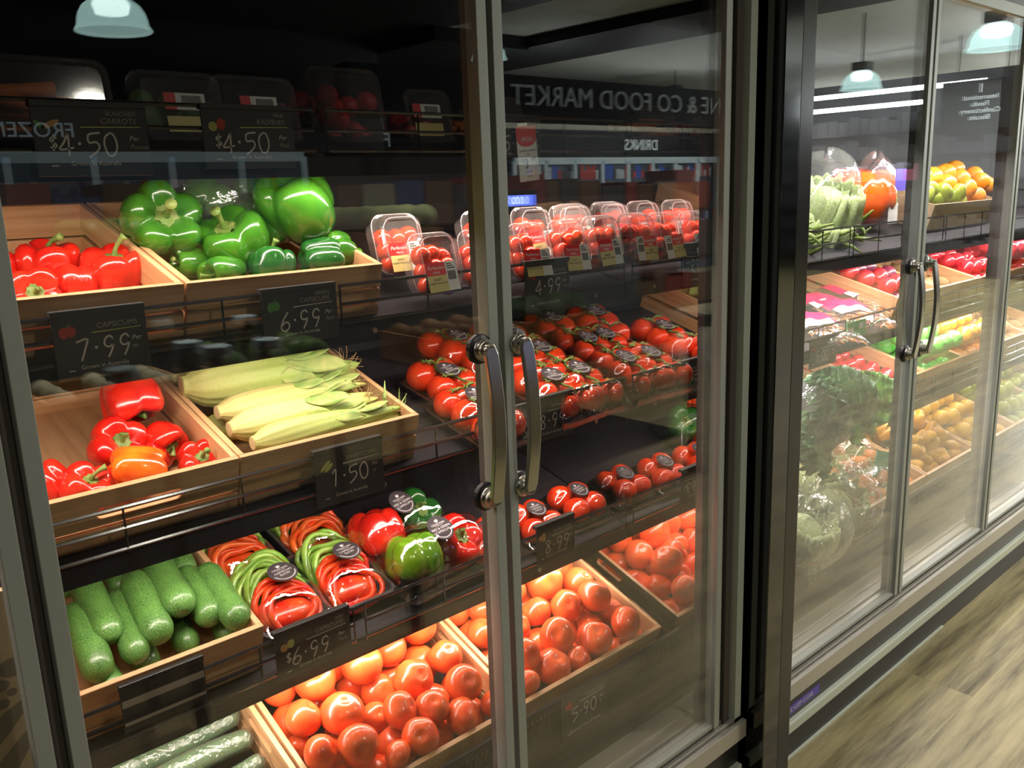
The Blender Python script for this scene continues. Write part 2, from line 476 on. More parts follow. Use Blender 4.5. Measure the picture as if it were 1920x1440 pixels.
class MB:
    def __init__(s):
        s.v = []; s.f = []; s.m = []

    def add(s, vs, fs, M=None, mat=0):
        o = len(s.v)
        for p in vs:
            p = Vector(p)
            s.v.append(M @ p if M else p)
        for f in fs:
            s.f.append(tuple(i + o for i in f)); s.m.append(mat)
        return s

    def box(s, x0, x1, y0, y1, z0, z1, M=None, mat=0):
        vs = [(x0, y0, z0), (x1, y0, z0), (x1, y1, z0), (x0, y1, z0), (x0, y0, z1), (x1, y0, z1), (x1, y1, z1), (x0, y1, z1)]
        return s.add(vs, [(0, 3, 2, 1), (4, 5, 6, 7), (0, 1, 5, 4), (1, 2, 6, 5), (2, 3, 7, 6), (3, 0, 4, 7)], M, mat)

    def tube(s, pts, r, n=8, M=None, mat=0, cap=True, flat=1.0):
        pts = [Vector(p) for p in pts]
        rs = r if isinstance(r, (list, tuple)) else [r] * len(pts)
        vs = []; fs = []
        t = (pts[1] - pts[0]).normalized()
        up = Vector((0, 0, 1)) if abs(t.z) < 0.9 else Vector((1, 0, 0))
        u = t.cross(up).normalized()
        for i, p in enumerate(pts):
            a = pts[max(i - 1, 0)]; b = pts[min(i + 1, len(pts) - 1)]
            t = (b - a).normalized()
            u = (u - t * u.dot(t)).normalized()
            v = t.cross(u)
            for k in range(n):
                an = 2 * math.pi * k / n
                vs.append(p + u * math.cos(an) * rs[i] + v * math.sin(an) * rs[i] * flat)
        for i in range(len(pts) - 1):
            for k in range(n):
                fs.append((i * n + k, i * n + (k + 1) % n, (i + 1) * n + (k + 1) % n, (i + 1) * n + k))
        if cap:
            fs.append(tuple(range(n))[::-1]); fs.append(tuple((len(pts) - 1) * n + k for k in range(n)))
        return s.add(vs, fs, M, mat)

    def lathe(s, prof, n=24, M=None, mat=0, fn=None, close=True):
        """prof: list (r,z); fn(az,i,r,z)->(r,z)"""
        vs = []; fs = []
        for i, (r, z) in enumerate(prof):
            for k in range(n):
                a = 2 * math.pi * k / n
                rr, zz = (r, z) if fn is None else fn(a, i, r, z)
                vs.append((rr * math.cos(a), rr * math.sin(a), zz))
        for i in range(len(prof) - 1):
            for k in range(n):
                fs.append((i * n + k, (i + 1) * n + k, (i + 1) * n + (k + 1) % n, i * n + (k + 1) % n))
        if close:
            fs.append(tuple(range(n))); fs.append(tuple((len(prof) - 1) * n + k for k in range(n))[::-1])
        return s.add(vs, fs, M, mat)

    def ell(s, c, r, n=16, m_=10, M=None, mat=0):
        c = Vector(c); vs = []; fs = []
        rx, ry, rz = r if isinstance(r, (list, tuple)) else (r, r, r)
        for j in range(m_ + 1):
            ph = math.pi * j / m_
            for k in range(n):
                a = 2 * math.pi * k / n
                vs.append((c.x + rx * math.sin(ph) * math.cos(a), c.y + ry * math.sin(ph) * math.sin(a), c.z + rz * math.cos(ph)))
        for j in range(m_):
            for k in range(n):
                fs.append((j * n + k, (j + 1) * n + k, (j + 1) * n + (k + 1) % n, j * n + (k + 1) % n))
        return s.add(vs, fs, M, mat)

    def disc(s, c, r, n=24, M=None, mat=0, ry=None):
        ry = ry or r
        vs = [(c[0] + r * math.cos(2 * math.pi * k / n), c[1] + ry * math.sin(2 * math.pi * k / n), c[2]) for k in range(n)]
        return s.add(vs, [tuple(range(n))], M, mat)

    def poly(s, pts, z=0.0, M=None, mat=0):
        return s.add([(p[0], p[1], z) for p in pts], [tuple(range(len(pts)))], M, mat)

    def quad(s, a, b, c, d, M=None, mat=0):
        return s.add([a, b, c, d], [(0, 1, 2, 3)], M, mat)

    def grid(s, fn, nu, nv, M=None, mat=0):
        vs = [fn(i / nu, j / nv) for j in range(nv + 1) for i in range(nu + 1)]
        fs = [(j * (nu + 1) + i, j * (nu + 1) + i + 1, (j + 1) * (nu + 1) + i + 1, (j + 1) * (nu + 1) + i) for j in range(nv) for i in range(nu)]
        return s.add(vs, fs, M, mat)

    def text(s, body, size, x, y, z=0.0, M=None, mat=0, align='LEFT', shear=0.0, thick=0.0, sx=1.0, offset=0.0):
        vs, fs = text_geo(body, thick, shear, offset)
        if not vs:
            return s
        xs = [p[0] for p in vs]
        wd = max(xs) - min(xs)
        ox = {'LEFT': -min(xs), 'CENTER': -(max(xs) + min(xs)) / 2, 'RIGHT': -max(xs)}[align]
        return s.add([((p[0] + ox) * size * sx + x, p[1] * size + y, p[2] * size + z) for p in vs], fs, M, mat)

    def mesh(s, name, mats, smooth=False):
        me = bpy.data.meshes.new(name)
        me.from_pydata([tuple(p) for p in s.v], [], s.f)
        for q in (mats if isinstance(mats, (list, tuple)) else [mats]):
            me.materials.append(M_(q))
        if any(s.m):
            me.polygons.foreach_set('material_index', s.m)
        if smooth:
            me.polygons.foreach_set('use_smooth', [True] * len(s.f))
        me.update()
        return me

    def obj(s, name, mats, parent=None, smooth=False, bevel=0.0, loc=None, M=None, fix=False):
        me = s.mesh(name, mats, smooth)
        o = bpy.data.objects.new(name, me)
        col.objects.link(o)
        if parent:
            o.parent = parent
        if M:
            o.matrix_local = M
        elif loc:
            o.location = loc
        if bevel:
            b = o.modifiers.new('bevel', 'BEVEL'); b.width = bevel; b.segments = 2; b.limit_method = 'ANGLE'
        return o


TXT = {}


def text_geo(body, thick=0.0, shear=0.0, offset=0.0):
    key = (body, thick, shear, offset)
    if key not in TXT:
        cu = bpy.data.curves.new('t', 'FONT')
        cu.body = body; cu.extrude = thick; cu.shear = shear; cu.offset = offset
        cu.resolution_u = 3
        o = bpy.data.objects.new('t', cu)
        col.objects.link(o)
        dg = bpy.context.evaluated_depsgraph_get()
        dg.update()
        me = o.evaluated_get(dg).to_mesh()
        TXT[key] = ([tuple(v.co) for v in me.vertices], [tuple(p.vertices) for p in me.polygons])
        bpy.data.objects.remove(o); bpy.data.curves.remove(cu)
    return TXT[key]


def tag(o, label=None, cat=None, group=None, kind=None):
    if label: o['label'] = label
    if cat: o['category'] = cat
    if group: o['group'] = group
    if kind: o['kind'] = kind
    return o


def thing(name, label, cat, group=None, loc=(0, 0, 0), M=None):
    o = bpy.data.objects.new(name, None)
    o.empty_display_size = 0.05
    col.objects.link(o)
    if M: o.matrix_world = M
    else: o.location = loc
    return tag(o, label, cat, group)


def place(name, me, M, parent=None):
    o = bpy.data.objects.new(name, me)
    col.objects.link(o)
    if parent: o.parent = parent
    o.matrix_local = M
    return o


def copy_tree(o, parent=None, mw=None):
    c = o.copy(); col.objects.link(c)
    if parent: c.parent = parent
    if mw is not None: c.matrix_world = mw
    for ch in list(o.children):
        k = copy_tree(ch, c)
        k.matrix_local = ch.matrix_local.copy()
    return c


def frame(origin, z=(0, 0, 1), x=(1, 0, 0), s=1.0):
    """matrix with given local z axis, x axis near x"""
    z = Vector(z).normalized()
    x = Vector(x); x = x - z * x.dot(z)
    if x.length < 1e-4:
        x = Vector((0, 1, 0)) - z * z.y
    x.normalize()
    y = z.cross(x)
    sv = s if isinstance(s, (tuple, list)) else (s, s, s)
    mm = Matrix((x * sv[0], y * sv[1], z * sv[2])).transposed().to_4x4()
    mm.translation = Vector(origin)
    return mm


ORD = ['first', 'second', 'third', 'fourth', 'fifth', 'sixth', 'seventh', 'eighth', 'ninth', 'tenth', 'eleventh', 'twelfth',
       'thirteenth', 'fourteenth', 'fifteenth']


def rowlabels(objs, fmt, depth=0.075, key=None):
    """label countable look-alikes by row (front to back) and order from the left"""
    objs = sorted(objs, key=lambda o: o.matrix_world.translation.y)
    rows = []
    for o in objs:
        y = o.matrix_world.translation.y
        if rows and y - rows[-1][0] < depth and len(rows[-1][1]) < 14:
            rows[-1][1].append(o)
        else:
            rows.append((y, [o]))
    rn = ['front row', 'second row', 'third row', 'fourth row', 'fifth row', 'sixth row', 'seventh row', 'eighth row', 'ninth row']
    for ri, (y, r) in enumerate(rows):
        r.sort(key=lambda o: o.matrix_world.translation.x)
        for k, o in enumerate(r):
            row = rn[ri] if ri < len(rows) - 1 or ri == 0 else 'back row'
            o['label'] = fmt.format(row=row, nth=ORD[k] + ' from the left')


# ================================================================== STRUCTURE
def struct(name, mb, mats, **k):
    return tag(mb.obj(name, mats, **k), kind='structure')


struct('floor', MB().box(-6, 22, -14, 1.2, -0.05, 0.0), 'floor_planks')
struct('ceiling', MB().box(-6, 6.4, -14, 1.2, 3.25, 3.35), 'dark_room')
struct('ceiling', MB().box(6.4, 22, -14, 1.2, 3.25, 3.35), 'light_ceiling')
struct('wall_back', MB().box(-6, 22, 1.0, 1.2, 0, 3.25), 'dark_wall')
struct('wall_left', MB().box(-6.2, -6, -14, 1.2, 0, 3.25), 'dark_wall')
struct('wall_right', MB().box(22, 22.2, -14, 1.2, 0, 3.25), 'light_ceiling')
struct('wall_front', MB().box(-6, 22, -14.2, -14, 0, 3.25), 'dark_wall')
# dark beams and bulkheads below the ceiling, seen as reflections
struct('trim_1', MB().box(7.6, 8.8, -14, 1.0, 3.13, 3.25), 'dark_room')
struct('trim_2', MB().box(18.6, 19.1, -14, -9.0, 2.85, 3.25), 'dark_room')
struct('trim_6', MB().box(6.2, 7.6, -14, -6.9, 3.1, 3.25), 'dark_room')
struct('trim_3', MB().box(4.5, 12.2, -6.25, -6.0, 2.20, 2.66), 'dark_room')
struct('trim_4', MB().box(-6, 6.2, -9.2, -8.0, 1.98, 3.25), 'dark_wall')
struct('trim_5', MB().box(8.4, 15.0, -8.6, -8.3, 1.92, 2.32), 'dark_room')
struct('wall_front', MB().box(8.4, 15.0, -8.9, -8.75, 2.2, 2.75), 'beige_wall')

T = math.tan(TILT)
SH = {0: 1.565, 1: 1.285, 2: 1.003, 3: 0.708}      # shelf surface height at the front edge
ZD = 0.405
RAIL = {0: 1.632, 1: 1.352, 2: 1.070, 3: 0.775}
NRM = Vector((0, -math.sin(TILT), math.cos(TILT)))
NRMD = Vector((0, -math.sin(TILTD), math.cos(TILTD)))


def wire_rail(shelf, x0, x1, z0, ztop, y=0.226, panels=True):
    mb = MB()
    n = 3
    gap = 0.012
    L = (x1 - x0)
    k = max(1, round(L / 0.7)) if panels else 1
    for q in range(k):
        a = x0 + L * q / k + gap; b = x0 + L * (q + 1) / k - gap
        for i in range(n):
            z = ztop - (ztop - z0 - 0.004) * i / (n - 1)
            r = 0.0032
            mb.tube([(a, y, z), (b, y, z)], r, 6)
        xs = [a, b] + [a + (b - a) * (j + 1) / 4 for j in range(3)]
        for x in xs:
            mb.tube([(x, y - 0.001, z0 - 0.002), (x, y - 0.001, ztop)], 0.0018, 6)
    return mb.obj('wire_rail', 'wire_black', shelf)


def make_shelf(root, x0, x1, lvl, zs, zrail):
    mb = MB()
    yb = 0.70
    z1 = zs + (yb - 0.24) * T
    mb.add([(x0, 0.24, zs), (x1, 0.24, zs), (x1, yb, z1), (x0, yb, z1),
            (x0, 0.24, zs - 0.012), (x1, 0.24, zs - 0.012), (x1, yb, z1 - 0.012), (x0, yb, z1 - 0.012)],
           [(0, 1, 2, 3), (7, 6, 5, 4), (0, 4, 5, 1), (1, 5, 6, 2), (2, 6, 7, 3), (3, 7, 4, 0)])
    mb.box(x0, x1, yb, yb + 0.012, z1 - 0.03, z1 + 0.050)
    mb.box(x0, x1, 0.233, 0.243, zs - 0.036, zs + 0.002)
    mb.box(x0, x1, 0.243, 0.254, zs - 0.020, zs - 0.004)
    s = mb.obj('shelf', 'shelf_black', root)
    wire_rail(s, x0, x1, zs, zrail)
    return s


def make_frame(root, x0, x1):
    """aluminium sill with ridges, kick panel and pale bumper strip"""
    mb = MB()
    mb.box(x0, x1, 0.055, 0.10, 0.255, 0.287, mat=0)
    mb.box(x0, x1, 0.030, 0.055, 0.255, 0.281, mat=0)
    for (a, b, z) in ((0.012, 0.026, 0.276), (-0.004, 0.008, 0.268), (-0.018, -0.008, 0.262)):
        mb.box(x0, x1, a, b, 0.235, z, mat=0)
    mb.box(x0, x1, -0.03, 0.10, 0.212, 0.250, mat=0)
    mb.box(x0, x1, -0.034, -0.022, 0.212, 0.256, mat=0)
    mb.obj('sill', 'aluminium_light', root, bevel=0.0015)
    MB().box(x0, x1, -0.012, 0.10, 0.13, 0.212).box(x0, x1, -0.02, 0.1, 0.196, 0.212).obj('kick_panel', 'black_plastic', root)
    MB().box(x0, x1, 0.0, 0.10, 0.0, 0.13).obj('plinth', 'black_metal', root)
    mb = MB(); mb.box(x0, x1 , -0.026, 0.0, 0.103, 0.133)
    mb.obj('bumper_strip', 'white_trim', root, bevel=0.004)


def make_handle(door, x, zt=1.256, zb=1.012):
    mb = MB()
    for z in (zt, zb):
        Rm = Matrix.Translation((x, -0.006, z)) @ Matrix.Rotation(R_(90), 4, 'X')
        mb.lathe([(0.0, -0.002), (0.024, -0.002), (0.024, 0.007), (0.018, 0.010)], 24, Rm, mat=1)
        mb.lathe([(0.018, 0.008), (0.0185, 0.014), (0.014, 0.018), (0.014, 0.022), (0.0105, 0.026), (0.0105, 0.033)], 24, Rm, mat=0)
    pts = []
    for i in range(17):
        t = i / 16
        z = zt + 0.010 - (zt - zb + 0.020) * t
        bow = 0.034 + 0.015 * math.sin(math.pi * t)
        pts.append((x + 0.0, -bow, z))
    vs = []; fs = []
    n = len(pts)
    for i, p in enumerate(pts):
        wd = 0.0125 if 0 < i < n - 1 else 0.007
        for (dx, dy) in ((-wd, -0.004), (wd, -0.004), (wd, 0.004), (-wd, 0.004)):
            vs.append((p[0] + dx, p[1] + dy, p[2]))
    for i in range(n - 1):
        for k in range(4):
            fs.append((i * 4 + k, (i + 1) * 4 + k, (i + 1) * 4 + (k + 1) % 4, i * 4 + (k + 1) % 4))
    fs.append((0, 1, 2, 3)); fs.append(tuple((n - 1) * 4 + k for k in (3, 2, 1, 0)))
    mb.add(vs, fs)
    return mb.obj('handle', ['chrome', 'black_metal'], door, bevel=0.0015)


def make_door(root, x0, x1, hx=None, z0=0.272, z1=1.985):
    wd = 0.019
    mb = MB()
    mb.box(x0, x0 + wd, -0.016, 0.010, z0, z1)
    mb.box(x1 - wd, x1, -0.016, 0.010, z0, z1)
    mb.box(x0 + wd, x1 - wd, -0.012, 0.006, z0, z0 + 0.010)
    mb.box(x0 + wd, x1 - wd, -0.016, 0.010, z1 - 0.03, z1)
    d = mb.obj('door', 'aluminium', root, bevel=0.001)
    for ya in (-0.010, 0.004):
        MB().box(x0 + wd * 0.6, x1 - wd * 0.6, ya, ya + 0.004, z0 + 0.006, z1 - 0.01).obj('glass_pane', 'door_glass', d)
    for a in (x0 + 0.001, x1 - 0.013):
        MB().box(a, a + 0.012, 0.010, 0.030, z0 + 0.01, z1 - 0.01).obj('door_seal', 'seal', d)
    if hx is not None:
        make_handle(d, hx)
    return d


def make_fridge(label, x0, x1, mirror_x=None, left_solid=True):
    root = thing('display_fridge', label, 'fridge', loc=(x0, 0, 0))
    P = root
    back = MB().box(0, x1 - x0, 0.79, 0.84, 0.0, 2.25).obj('back_panel', 'back_grey', P)
    MB().box(0, x1 - x0, -0.012, 0.79, 1.985, 2.30).obj('canopy', 'gloss_black', P)
    mb = MB()
    L = x1 - x0
    zt = ZD + (0.79 - 0.10) * math.tan(TILTD)
    mb.add([(0, 0.10, ZD), (L, 0.10, ZD), (L, 0.79, zt), (0, 0.79, zt), (0, 0.10, 0.10), (L, 0.10, 0.10), (L, 0.79, 0.1), (0, 0.79, 0.1)],
           [(0, 1, 2, 3), (7, 6, 5, 4), (0, 4, 5, 1), (1, 5, 6, 2), (2, 6, 7, 3), (3, 7, 4, 0)])
    # slotted grille along the deck front
    k = int(L / 0.012)
    for i in range(k):
        if (i // 22) % 2 == 0:
            mb.box(i * 0.012, i * 0.012 + 0.005, 0.094, 0.100, 0.425, 0.462)
    mb.box(0, L, 0.093, 0.100, 0.462, 0.478)
    mb.box(0, L, 0.094, 0.100, 0.410, 0.425)
    mb.obj('deck', 'shelf_black', P)
    make_frame(P, 0, L)
    return root


F1 = make_fridge('near black-framed produce fridge holding the capsicums and tomatoes, left of the glossy black post', -0.75, 1.614)
F2 = make_fridge('far produce fridge holding apples and bagged greens, right of the glossy black post', 1.756, 6.6)

for lv in (0, 1, 2, 3):
    make_shelf(F1, 0.0, 1.498 + 0.75, lv, SH[lv], RAIL[lv])
SH2 = {1: 1.262, 2: 1.003, 3: 0.708}
make_shelf(F2, 0.10, 4.84, 1, SH2[1], 1.352)
for lv in (2, 3):
    make_shelf(F2, 0.10, 4.84, lv, SH[lv], RAIL[lv])

# mirrored end wall and right-hand frame of the near fridge
mb = MB().box(1.500 + .75, 1.508 + .75, 0.016, 0.79, 0.29, 1.985)
mb.obj('mirror_panel', 'mirror', F1)
MB().box(1.490 + .75, 1.502 + .75, 0.012, 0.030, 0.287, 1.985).obj('mirror_edge', 'black_metal', F1)
MB().box(1.508 + .75, 1.62 + .75, 0.02, 0.79, 0.10, 1.985).obj('side_panel', 'black_metal', F1)
MB().box(0.0 + 1.756 - 1.756, 0.10, 0.02, 0.79, 0.10, 1.985).obj('side_panel', 'gloss_black', F2)
mb = MB()
mb.box(1.530 + .75, 1.546 + .75, -0.004, 0.03, 0.26, 1.985, mat=0)
mb.box(1.553 + .75, 1.566 + .75, -0.010, 0.03, 0.26, 1.985, mat=1)
mb.box(1.570 + .75, 1.581 + .75, -0.006, 0.03, 0.26, 1.985, mat=1)
mb.box(1.545 + .75, 1.60 + .75, 0.0, 0.03, 0.26, 1.985, mat=2)
mb.box(1.588 + .75, 1.612 + .75, -0.018, 0.03, 0.235, 1.985, mat=3)
mb.obj('frame_post', ['aluminium', 'seal', 'black_metal', 'white_trim'], F1)

bx = lambda px, py: at_y(px, py, -0.016).x + 0.75
dl1 = bx(39, 1040)
dr0 = bx(72, 1040)
make_door(F1, 0.0, dl1)
MB().box(dl1 + .002, dr0 - .002, 0.0, 0.05, 0.27, 1.985).obj('mullion', 'seal', F1)
make_door(F1, dr0, 0.897 + .75, hx=0.862 + .75)
make_door(F1, 0.909 + .75, 1.527 + .75, hx=0.938 + .75)

D2 = [(1.762, 2.447, 2.405), (2.459, 3.128, 2.498), (3.140, 3.83, 3.79), (3.842, 4.53, 3.89), (4.542, 5.24, 5.20), (5.252, 5.94, 5.30)]
for a, b, h in D2:
    make_door(F2, a - 1.756, b - 1.756, hx=h - 1.756)
for a in (3.134, 4.536):
    MB().box(a - 1.756 - .005, a - 1.756 + .005, 0.0, 0.05, 0.27, 1.985).obj('mullion', 'seal', F2)

# glossy black post between the fridges
post = thing('divider_post', 'glossy black post standing between the two fridges', 'post', loc=(1.63, -0.07, 0))
MB().box(0.0, 0.066, 0.0, 0.085, 0.0, 2.3).obj('side_cover', 'post_side', post, bevel=0.002)
MB().box(0.072, 0.126, 0.004, 0.085, 0.0, 2.3).obj('front_cover', 'post_front', post, bevel=0.002)
MB().box(0.0655, 0.0725, 0.012, 0.085, 0.0, 2.3).obj('joint', 'seal', post)

# screws on the shelf fascias
for (px, py, lv) in ((703, 622, 1), (720, 901, 2), (1118, 785, 2), (1117, 558, 1), (1010, 1001, 3)):
    p = at_y(px, py, 0.232)
    Rm = Matrix.Translation((p.x + .75, 0.233, SH[lv] - 0.018)) @ Matrix.Rotation(R_(90), 4, 'X')
    MB().lathe([(0.0, 0), (0.0055, 0), (0.005, 0.002), (0.0, 0.0022)], 12, Rm, close=False).obj('screw', 'chrome', F1)

# ================================================================== CRATES


def slot_panel(mb, M, W, H, cx, cz, sw, sh, th, mat=0):
    """board in the xz plane with a stadium shaped hand hole"""
    n = 32
    inner = []; outer = []
    r = sh / 2; hx = sw / 2 - r
    for k in range(n):
        a = 2 * math.pi * (k + 0.5) / n
        c, s = math.cos(a), math.sin(a)
        inner.append((cx + (hx if c > 0 else -hx) + r * c, cz + r * s))
        # project to rectangle
        dx, dz = inner[-1][0] - cx, inner[-1][1] - cz
        dx = (hx if c > 0 else -hx) * 1.2 + r * c * 3
        tx = ((W - cx) if dx > 0 else cx) / abs(dx)
        tz = ((H - cz) if dz > 0 else cz) / max(abs(dz), 1e-6)
        t = min(tx, tz)
        outer.append((cx + dx * t, cz + dz * t))
    # snap the nearest outer points to the corners
    for (qx, qz) in ((0, 0), (W, 0), (W, H), (0, H)):
        j = min(range(n), key=lambda i: (outer[i][0] - qx) ** 2 + (outer[i][1] - qz) ** 2)
        outer[j] = (qx, qz)
    vs = [(x, 0, z) for x, z in outer] + [(x, 0, z) for x, z in inner] + [(x, th, z) for x, z in outer] + [(x, th, z) for x, z in inner]
    fs = []
    for k in range(n):
        k2 = (k + 1) % n
        fs += [(k, k2, n + k2, n + k), (2 * n + k, 3 * n + k, 3 * n + k2, 2 * n + k2), (k, 2 * n + k, 2 * n + k2, k2), (n + k, n + k2, 3 * n + k2, 3 * n + k)]
    mb.add(vs, fs, M, mat)


def make_crate(label, x0, yf, zt, W, L, tilt, group=None, H=0.095, front_hole=False, side_hole=False, back_hole=False, th=0.010):
    n = Vector((0, -math.sin(tilt), math.cos(tilt)))
    yv = Vector((0, math.cos(tilt), math.sin(tilt)))
    o = Vector((x0, yf, zt)) - n * H
    Mx = Matrix(((1, 0, 0), tuple(yv), tuple(n))).transposed().to_4x4(); Mx.translation = o
    c = thing('wooden_crate', label, 'crate', group, M=Mx)
    MB().box(th, W - th, th, L - th, 0, 0.006).obj('base_board', 'crate_wood_side', c)
    mb = MB()
    if front_hole:
        slot_panel(mb, None, W, H * 0.62, W * 0.56, H * 0.2, W * 0.36, 0.022, th)
        mb2 = MB()
        Mf = Matrix.Translation((0, 0, H * 0.38))
        slot_panel(mb2, Mf, W, H * 0.62, W * 0.56, H * 0.22, W * 0.36, 0.020, th)
        mb2.box(0, W, 0, th, 0.0, 0.030)
        mb2.obj('front_panel', 'crate_wood', c, bevel=0.0012)
    else:
        mb.box(0, W, 0, th, H * 0.56, H)
        mb.box(0, W, 0, th, H * 0.25, H * 0.53)
        mb.box(0, W, 0, th, 0.0, H * 0.22)
        mb.obj('front_panel', 'crate_wood', c, bevel=0.0012)
    for sx in (0, 1):
        xa = 0 if sx == 0 else W - th
        mb = MB()
        Ms = Matrix.Translation((xa + (0 if sx == 0 else th), th, H * 0.48)) @ Matrix.Rotation(R_(90), 4, 'Z')
        if sx == 0:
            Ms = Matrix.Translation((xa + th, th, H * 0.48)) @ Matrix.Rotation(R_(90), 4, 'Z')
        else:
            Ms = Matrix.Translation((W, th, H * 0.48)) @ Matrix.Rotation(R_(90), 4, 'Z')
        if side_hole:
            slot_panel(mb, Ms, L - 2 * th, H * 0.52, (L - 2 * th) * 0.5, H * 0.26, 0.085, 0.018, th)
        else:
            mb.box(xa, xa + th, th, L - th, H * 0.48, H)
        mb.box(xa, xa + th, th, L - th, 0.0, H * 0.38)
        mb.obj('side_panel', 'crate_wood_side', c, bevel=0.0012)
    mb = MB()
    Mb = Matrix.Translation((0, L - th, H * 0.40))
    if back_hole:
        slot_panel(mb, Mb, W, H * 0.60, W * 0.47, H * 0.30, W * 0.24, 0.022, th)
    else:
        mb.box(0, W, L - th, L, H * 0.40, H)
    mb.box(0, W, L - th, L, 0, H * 0.36)
    mb.obj('back_panel', 'crate_wood', c, bevel=0.0012)
    return c


G = 'bamboo-coloured wooden produce crates in the fridges'
xd1 = at_y(350, 530, 0.235).x
xr1 = at_y(722, 498, 0.235).x
W1 = xr1 - xd1 - 0.004
YF = 0.235
crate_r1 = make_crate('wooden crate of red capsicums on the top lit shelf, at far left', xd1 - W1 - 0.004, YF, 1.380, W1, 0.43, TILT, G, back_hole=True)
crate_g1 = make_crate('wooden crate heaped with big green capsicums on the top lit shelf', xd1, YF, 1.380, W1, 0.43, TILT, G)
xd2 = at_y(452, 862, YF).x
xr2 = at_y(788, 776, YF).x
W2 = xr2 - xd2 - 0.002
crate_r2 = make_crate('half-empty wooden crate of red capsicums with a hand hole in its front', xd2 - W2 - 0.002, YF, 1.098, W2, 0.43, TILT, G, front_hole=True)
crate_c2 = make_crate('wooden crate of corn cobs in their husks', xd2, YF, 1.098, W2, 0.43, TILT, G)
xr3 = at_y(495, 1173, YF).x
crate_c3 = make_crate('wooden crate of short green cucumbers on the third lit shelf', xr3 - W2, YF, 0.803, W2, 0.43, TILT, G)
YD = 0.105
xb = at_y(985, 1319, YD).x
xe = at_y(1241, 1174, YD).x
WD = xe - xb
crate_t2 = make_crate('wooden crate of loose tomatoes beside the mirrored end wall, on the fridge floor', xb, YD, 0.501, WD, 0.44, TILTD, G, side_hole=True)
crate_t1 = make_crate('wooden crate of loose tomatoes, left of the other tomato crate on the fridge floor', xb - WD - 0.006, YD, 0.501, WD, 0.44, TILTD, G, side_hole=True)
crate_w = make_crate('wooden crate of film-wrapped long cucumbers at the bottom left', xb - 2 * WD - 0.012, YD, 0.501, WD, 0.44, TILTD, G, side_hole=True)

# ================================================================== PRODUCE MESHES


def capsicum_mesh(seed, mats='red_capsicum', nl=4, elong=1.0, deep=1.0):
    rd = random.Random(seed)
    ph = rd.uniform(0, 6.28)
    amp = [rd.uniform(0.7, 1.15) for _ in range(nl)]
    prof = [(0.03, 0.22), (0.16, 0.24), (0.30, 0.34), (0.48, 0.45), (0.66, 0.50), (0.82, 0.46), (0.94, 0.33), (1.0, 0.14), (1.0, -0.08), (0.965, -0.30),
            (0.90, -0.50), (0.80, -0.68), (0.64, -0.80), (0.44, -0.84), (0.24, -0.78), (0.08, -0.70), (0.01, -0.68)]
    P = []
    for i in range(len(prof) - 1):      # smooth by interpolation
        P.append(prof[i]); P.append(((prof[i][0] + prof[i + 1][0]) / 2, (prof[i][1] + prof[i + 1][1]) / 2))
    P.append(prof[-1])
    k1, k2 = rd.uniform(0, 6), rd.uniform(0, 6)

    def fn(a, i, r, z):
        u = (a + ph) * nl / (2 * math.pi)
        fr = u % 1.0
        lobe = (math.sin(math.pi * fr)) ** 0.62
        am = amp[int(u) % nl]
        t = min(1, r / 0.5)
        rr = r * (1 - (0.225 * deep) * (1 - lobe) * t * (0.75 + 0.25 * am)) * (1 + 0.05 * math.sin(a + k1) * (1 if z < 0 else 0.6))
        zz = z * elong
        if z > 0.1:
            zz += (lobe * am - 0.55) * 0.20 * min(1, r * 1.6) * deep
        if z < -0.55:
            zz -= (lobe * am - 0.55) * 0.16 * min(1, r * 2.0) * deep
        zz += 0.04 * math.sin(2 * a + k2) * r
        return rr, zz
    return MB().lathe(P, 56, fn=fn).mesh('capsicum', mats, True)


def stem_mesh(seed, curl=0.5, length=0.75, mats=('stem_green', 'pith')):
    rd = random.Random(seed)
    mb = MB()
    ph = rd.uniform(0, 6)

    def fn(a, i, r, z):
        return r * (1 + (0.16 * math.cos(5 * a + ph) if r > 0.12 else 0)), z - (0.02 * math.cos(5 * a + ph) if r > 0.2 else 0)
    mb.lathe([(0.10, 0.34), (0.17, 0.33), (0.26, 0.345), (0.31, 0.36), (0.29, 0.33), (0.22, 0.26), (0.05, 0.24)], 30, fn=fn)
    a = rd.uniform(0, 6.28)
    pts = []; rs = []
    for i in range(9):
        t = i / 8
        b = curl * t * t * 0.6
        pts.append((math.cos(a) * b, math.sin(a) * b, 0.30 + length * t * (1 - 0.25 * curl * t)))
        rs.append(0.115 - 0.045 * math.sin(math.pi * min(1, t * 1.1)) + (0.025 if i == 8 else 0))
    mb.tube(pts, rs, 10)
    return mb.mesh('stem', list(mats)[0], True)


CAPS = {}


def capsicum(px, py, rpx, h, axis, p0, kind='red', seed=0, n=NRM, elong=1.0, curl=0.5, slen=0.75, nl=4, label='', group=None, roll=None, s=None, P=None):
    matn = {'red': 'red_capsicum', 'green': 'green_capsicum', 'orange': 'orange_capsicum', 'dark': 'dark_green_capsicum', 'lime': 'lime_capsicum'}[kind]
    key = (matn, seed, elong, nl)
    if key not in CAPS:
        CAPS[key] = capsicum_mesh(seed, matn, nl, elong)
    sk = ('s', seed, curl, slen)
    if sk not in CAPS:
        CAPS[sk] = stem_mesh(seed, curl, slen)
    pl = Vector(p0) + n * h
    C = P if P is not None else at_plane(px, py, pl, n)
    rad = rpx * depth_of(C) / FPX if s is None else s
    rx = Vector((1, 0, 0)) if roll is None else Vector(roll)
    o = place('capsicum', CAPS[key], frame(C, axis, rx, rad))
    tag(o, label, 'capsicum', group)
    place('stem', CAPS[sk], Matrix.Identity(4), o)
    return o


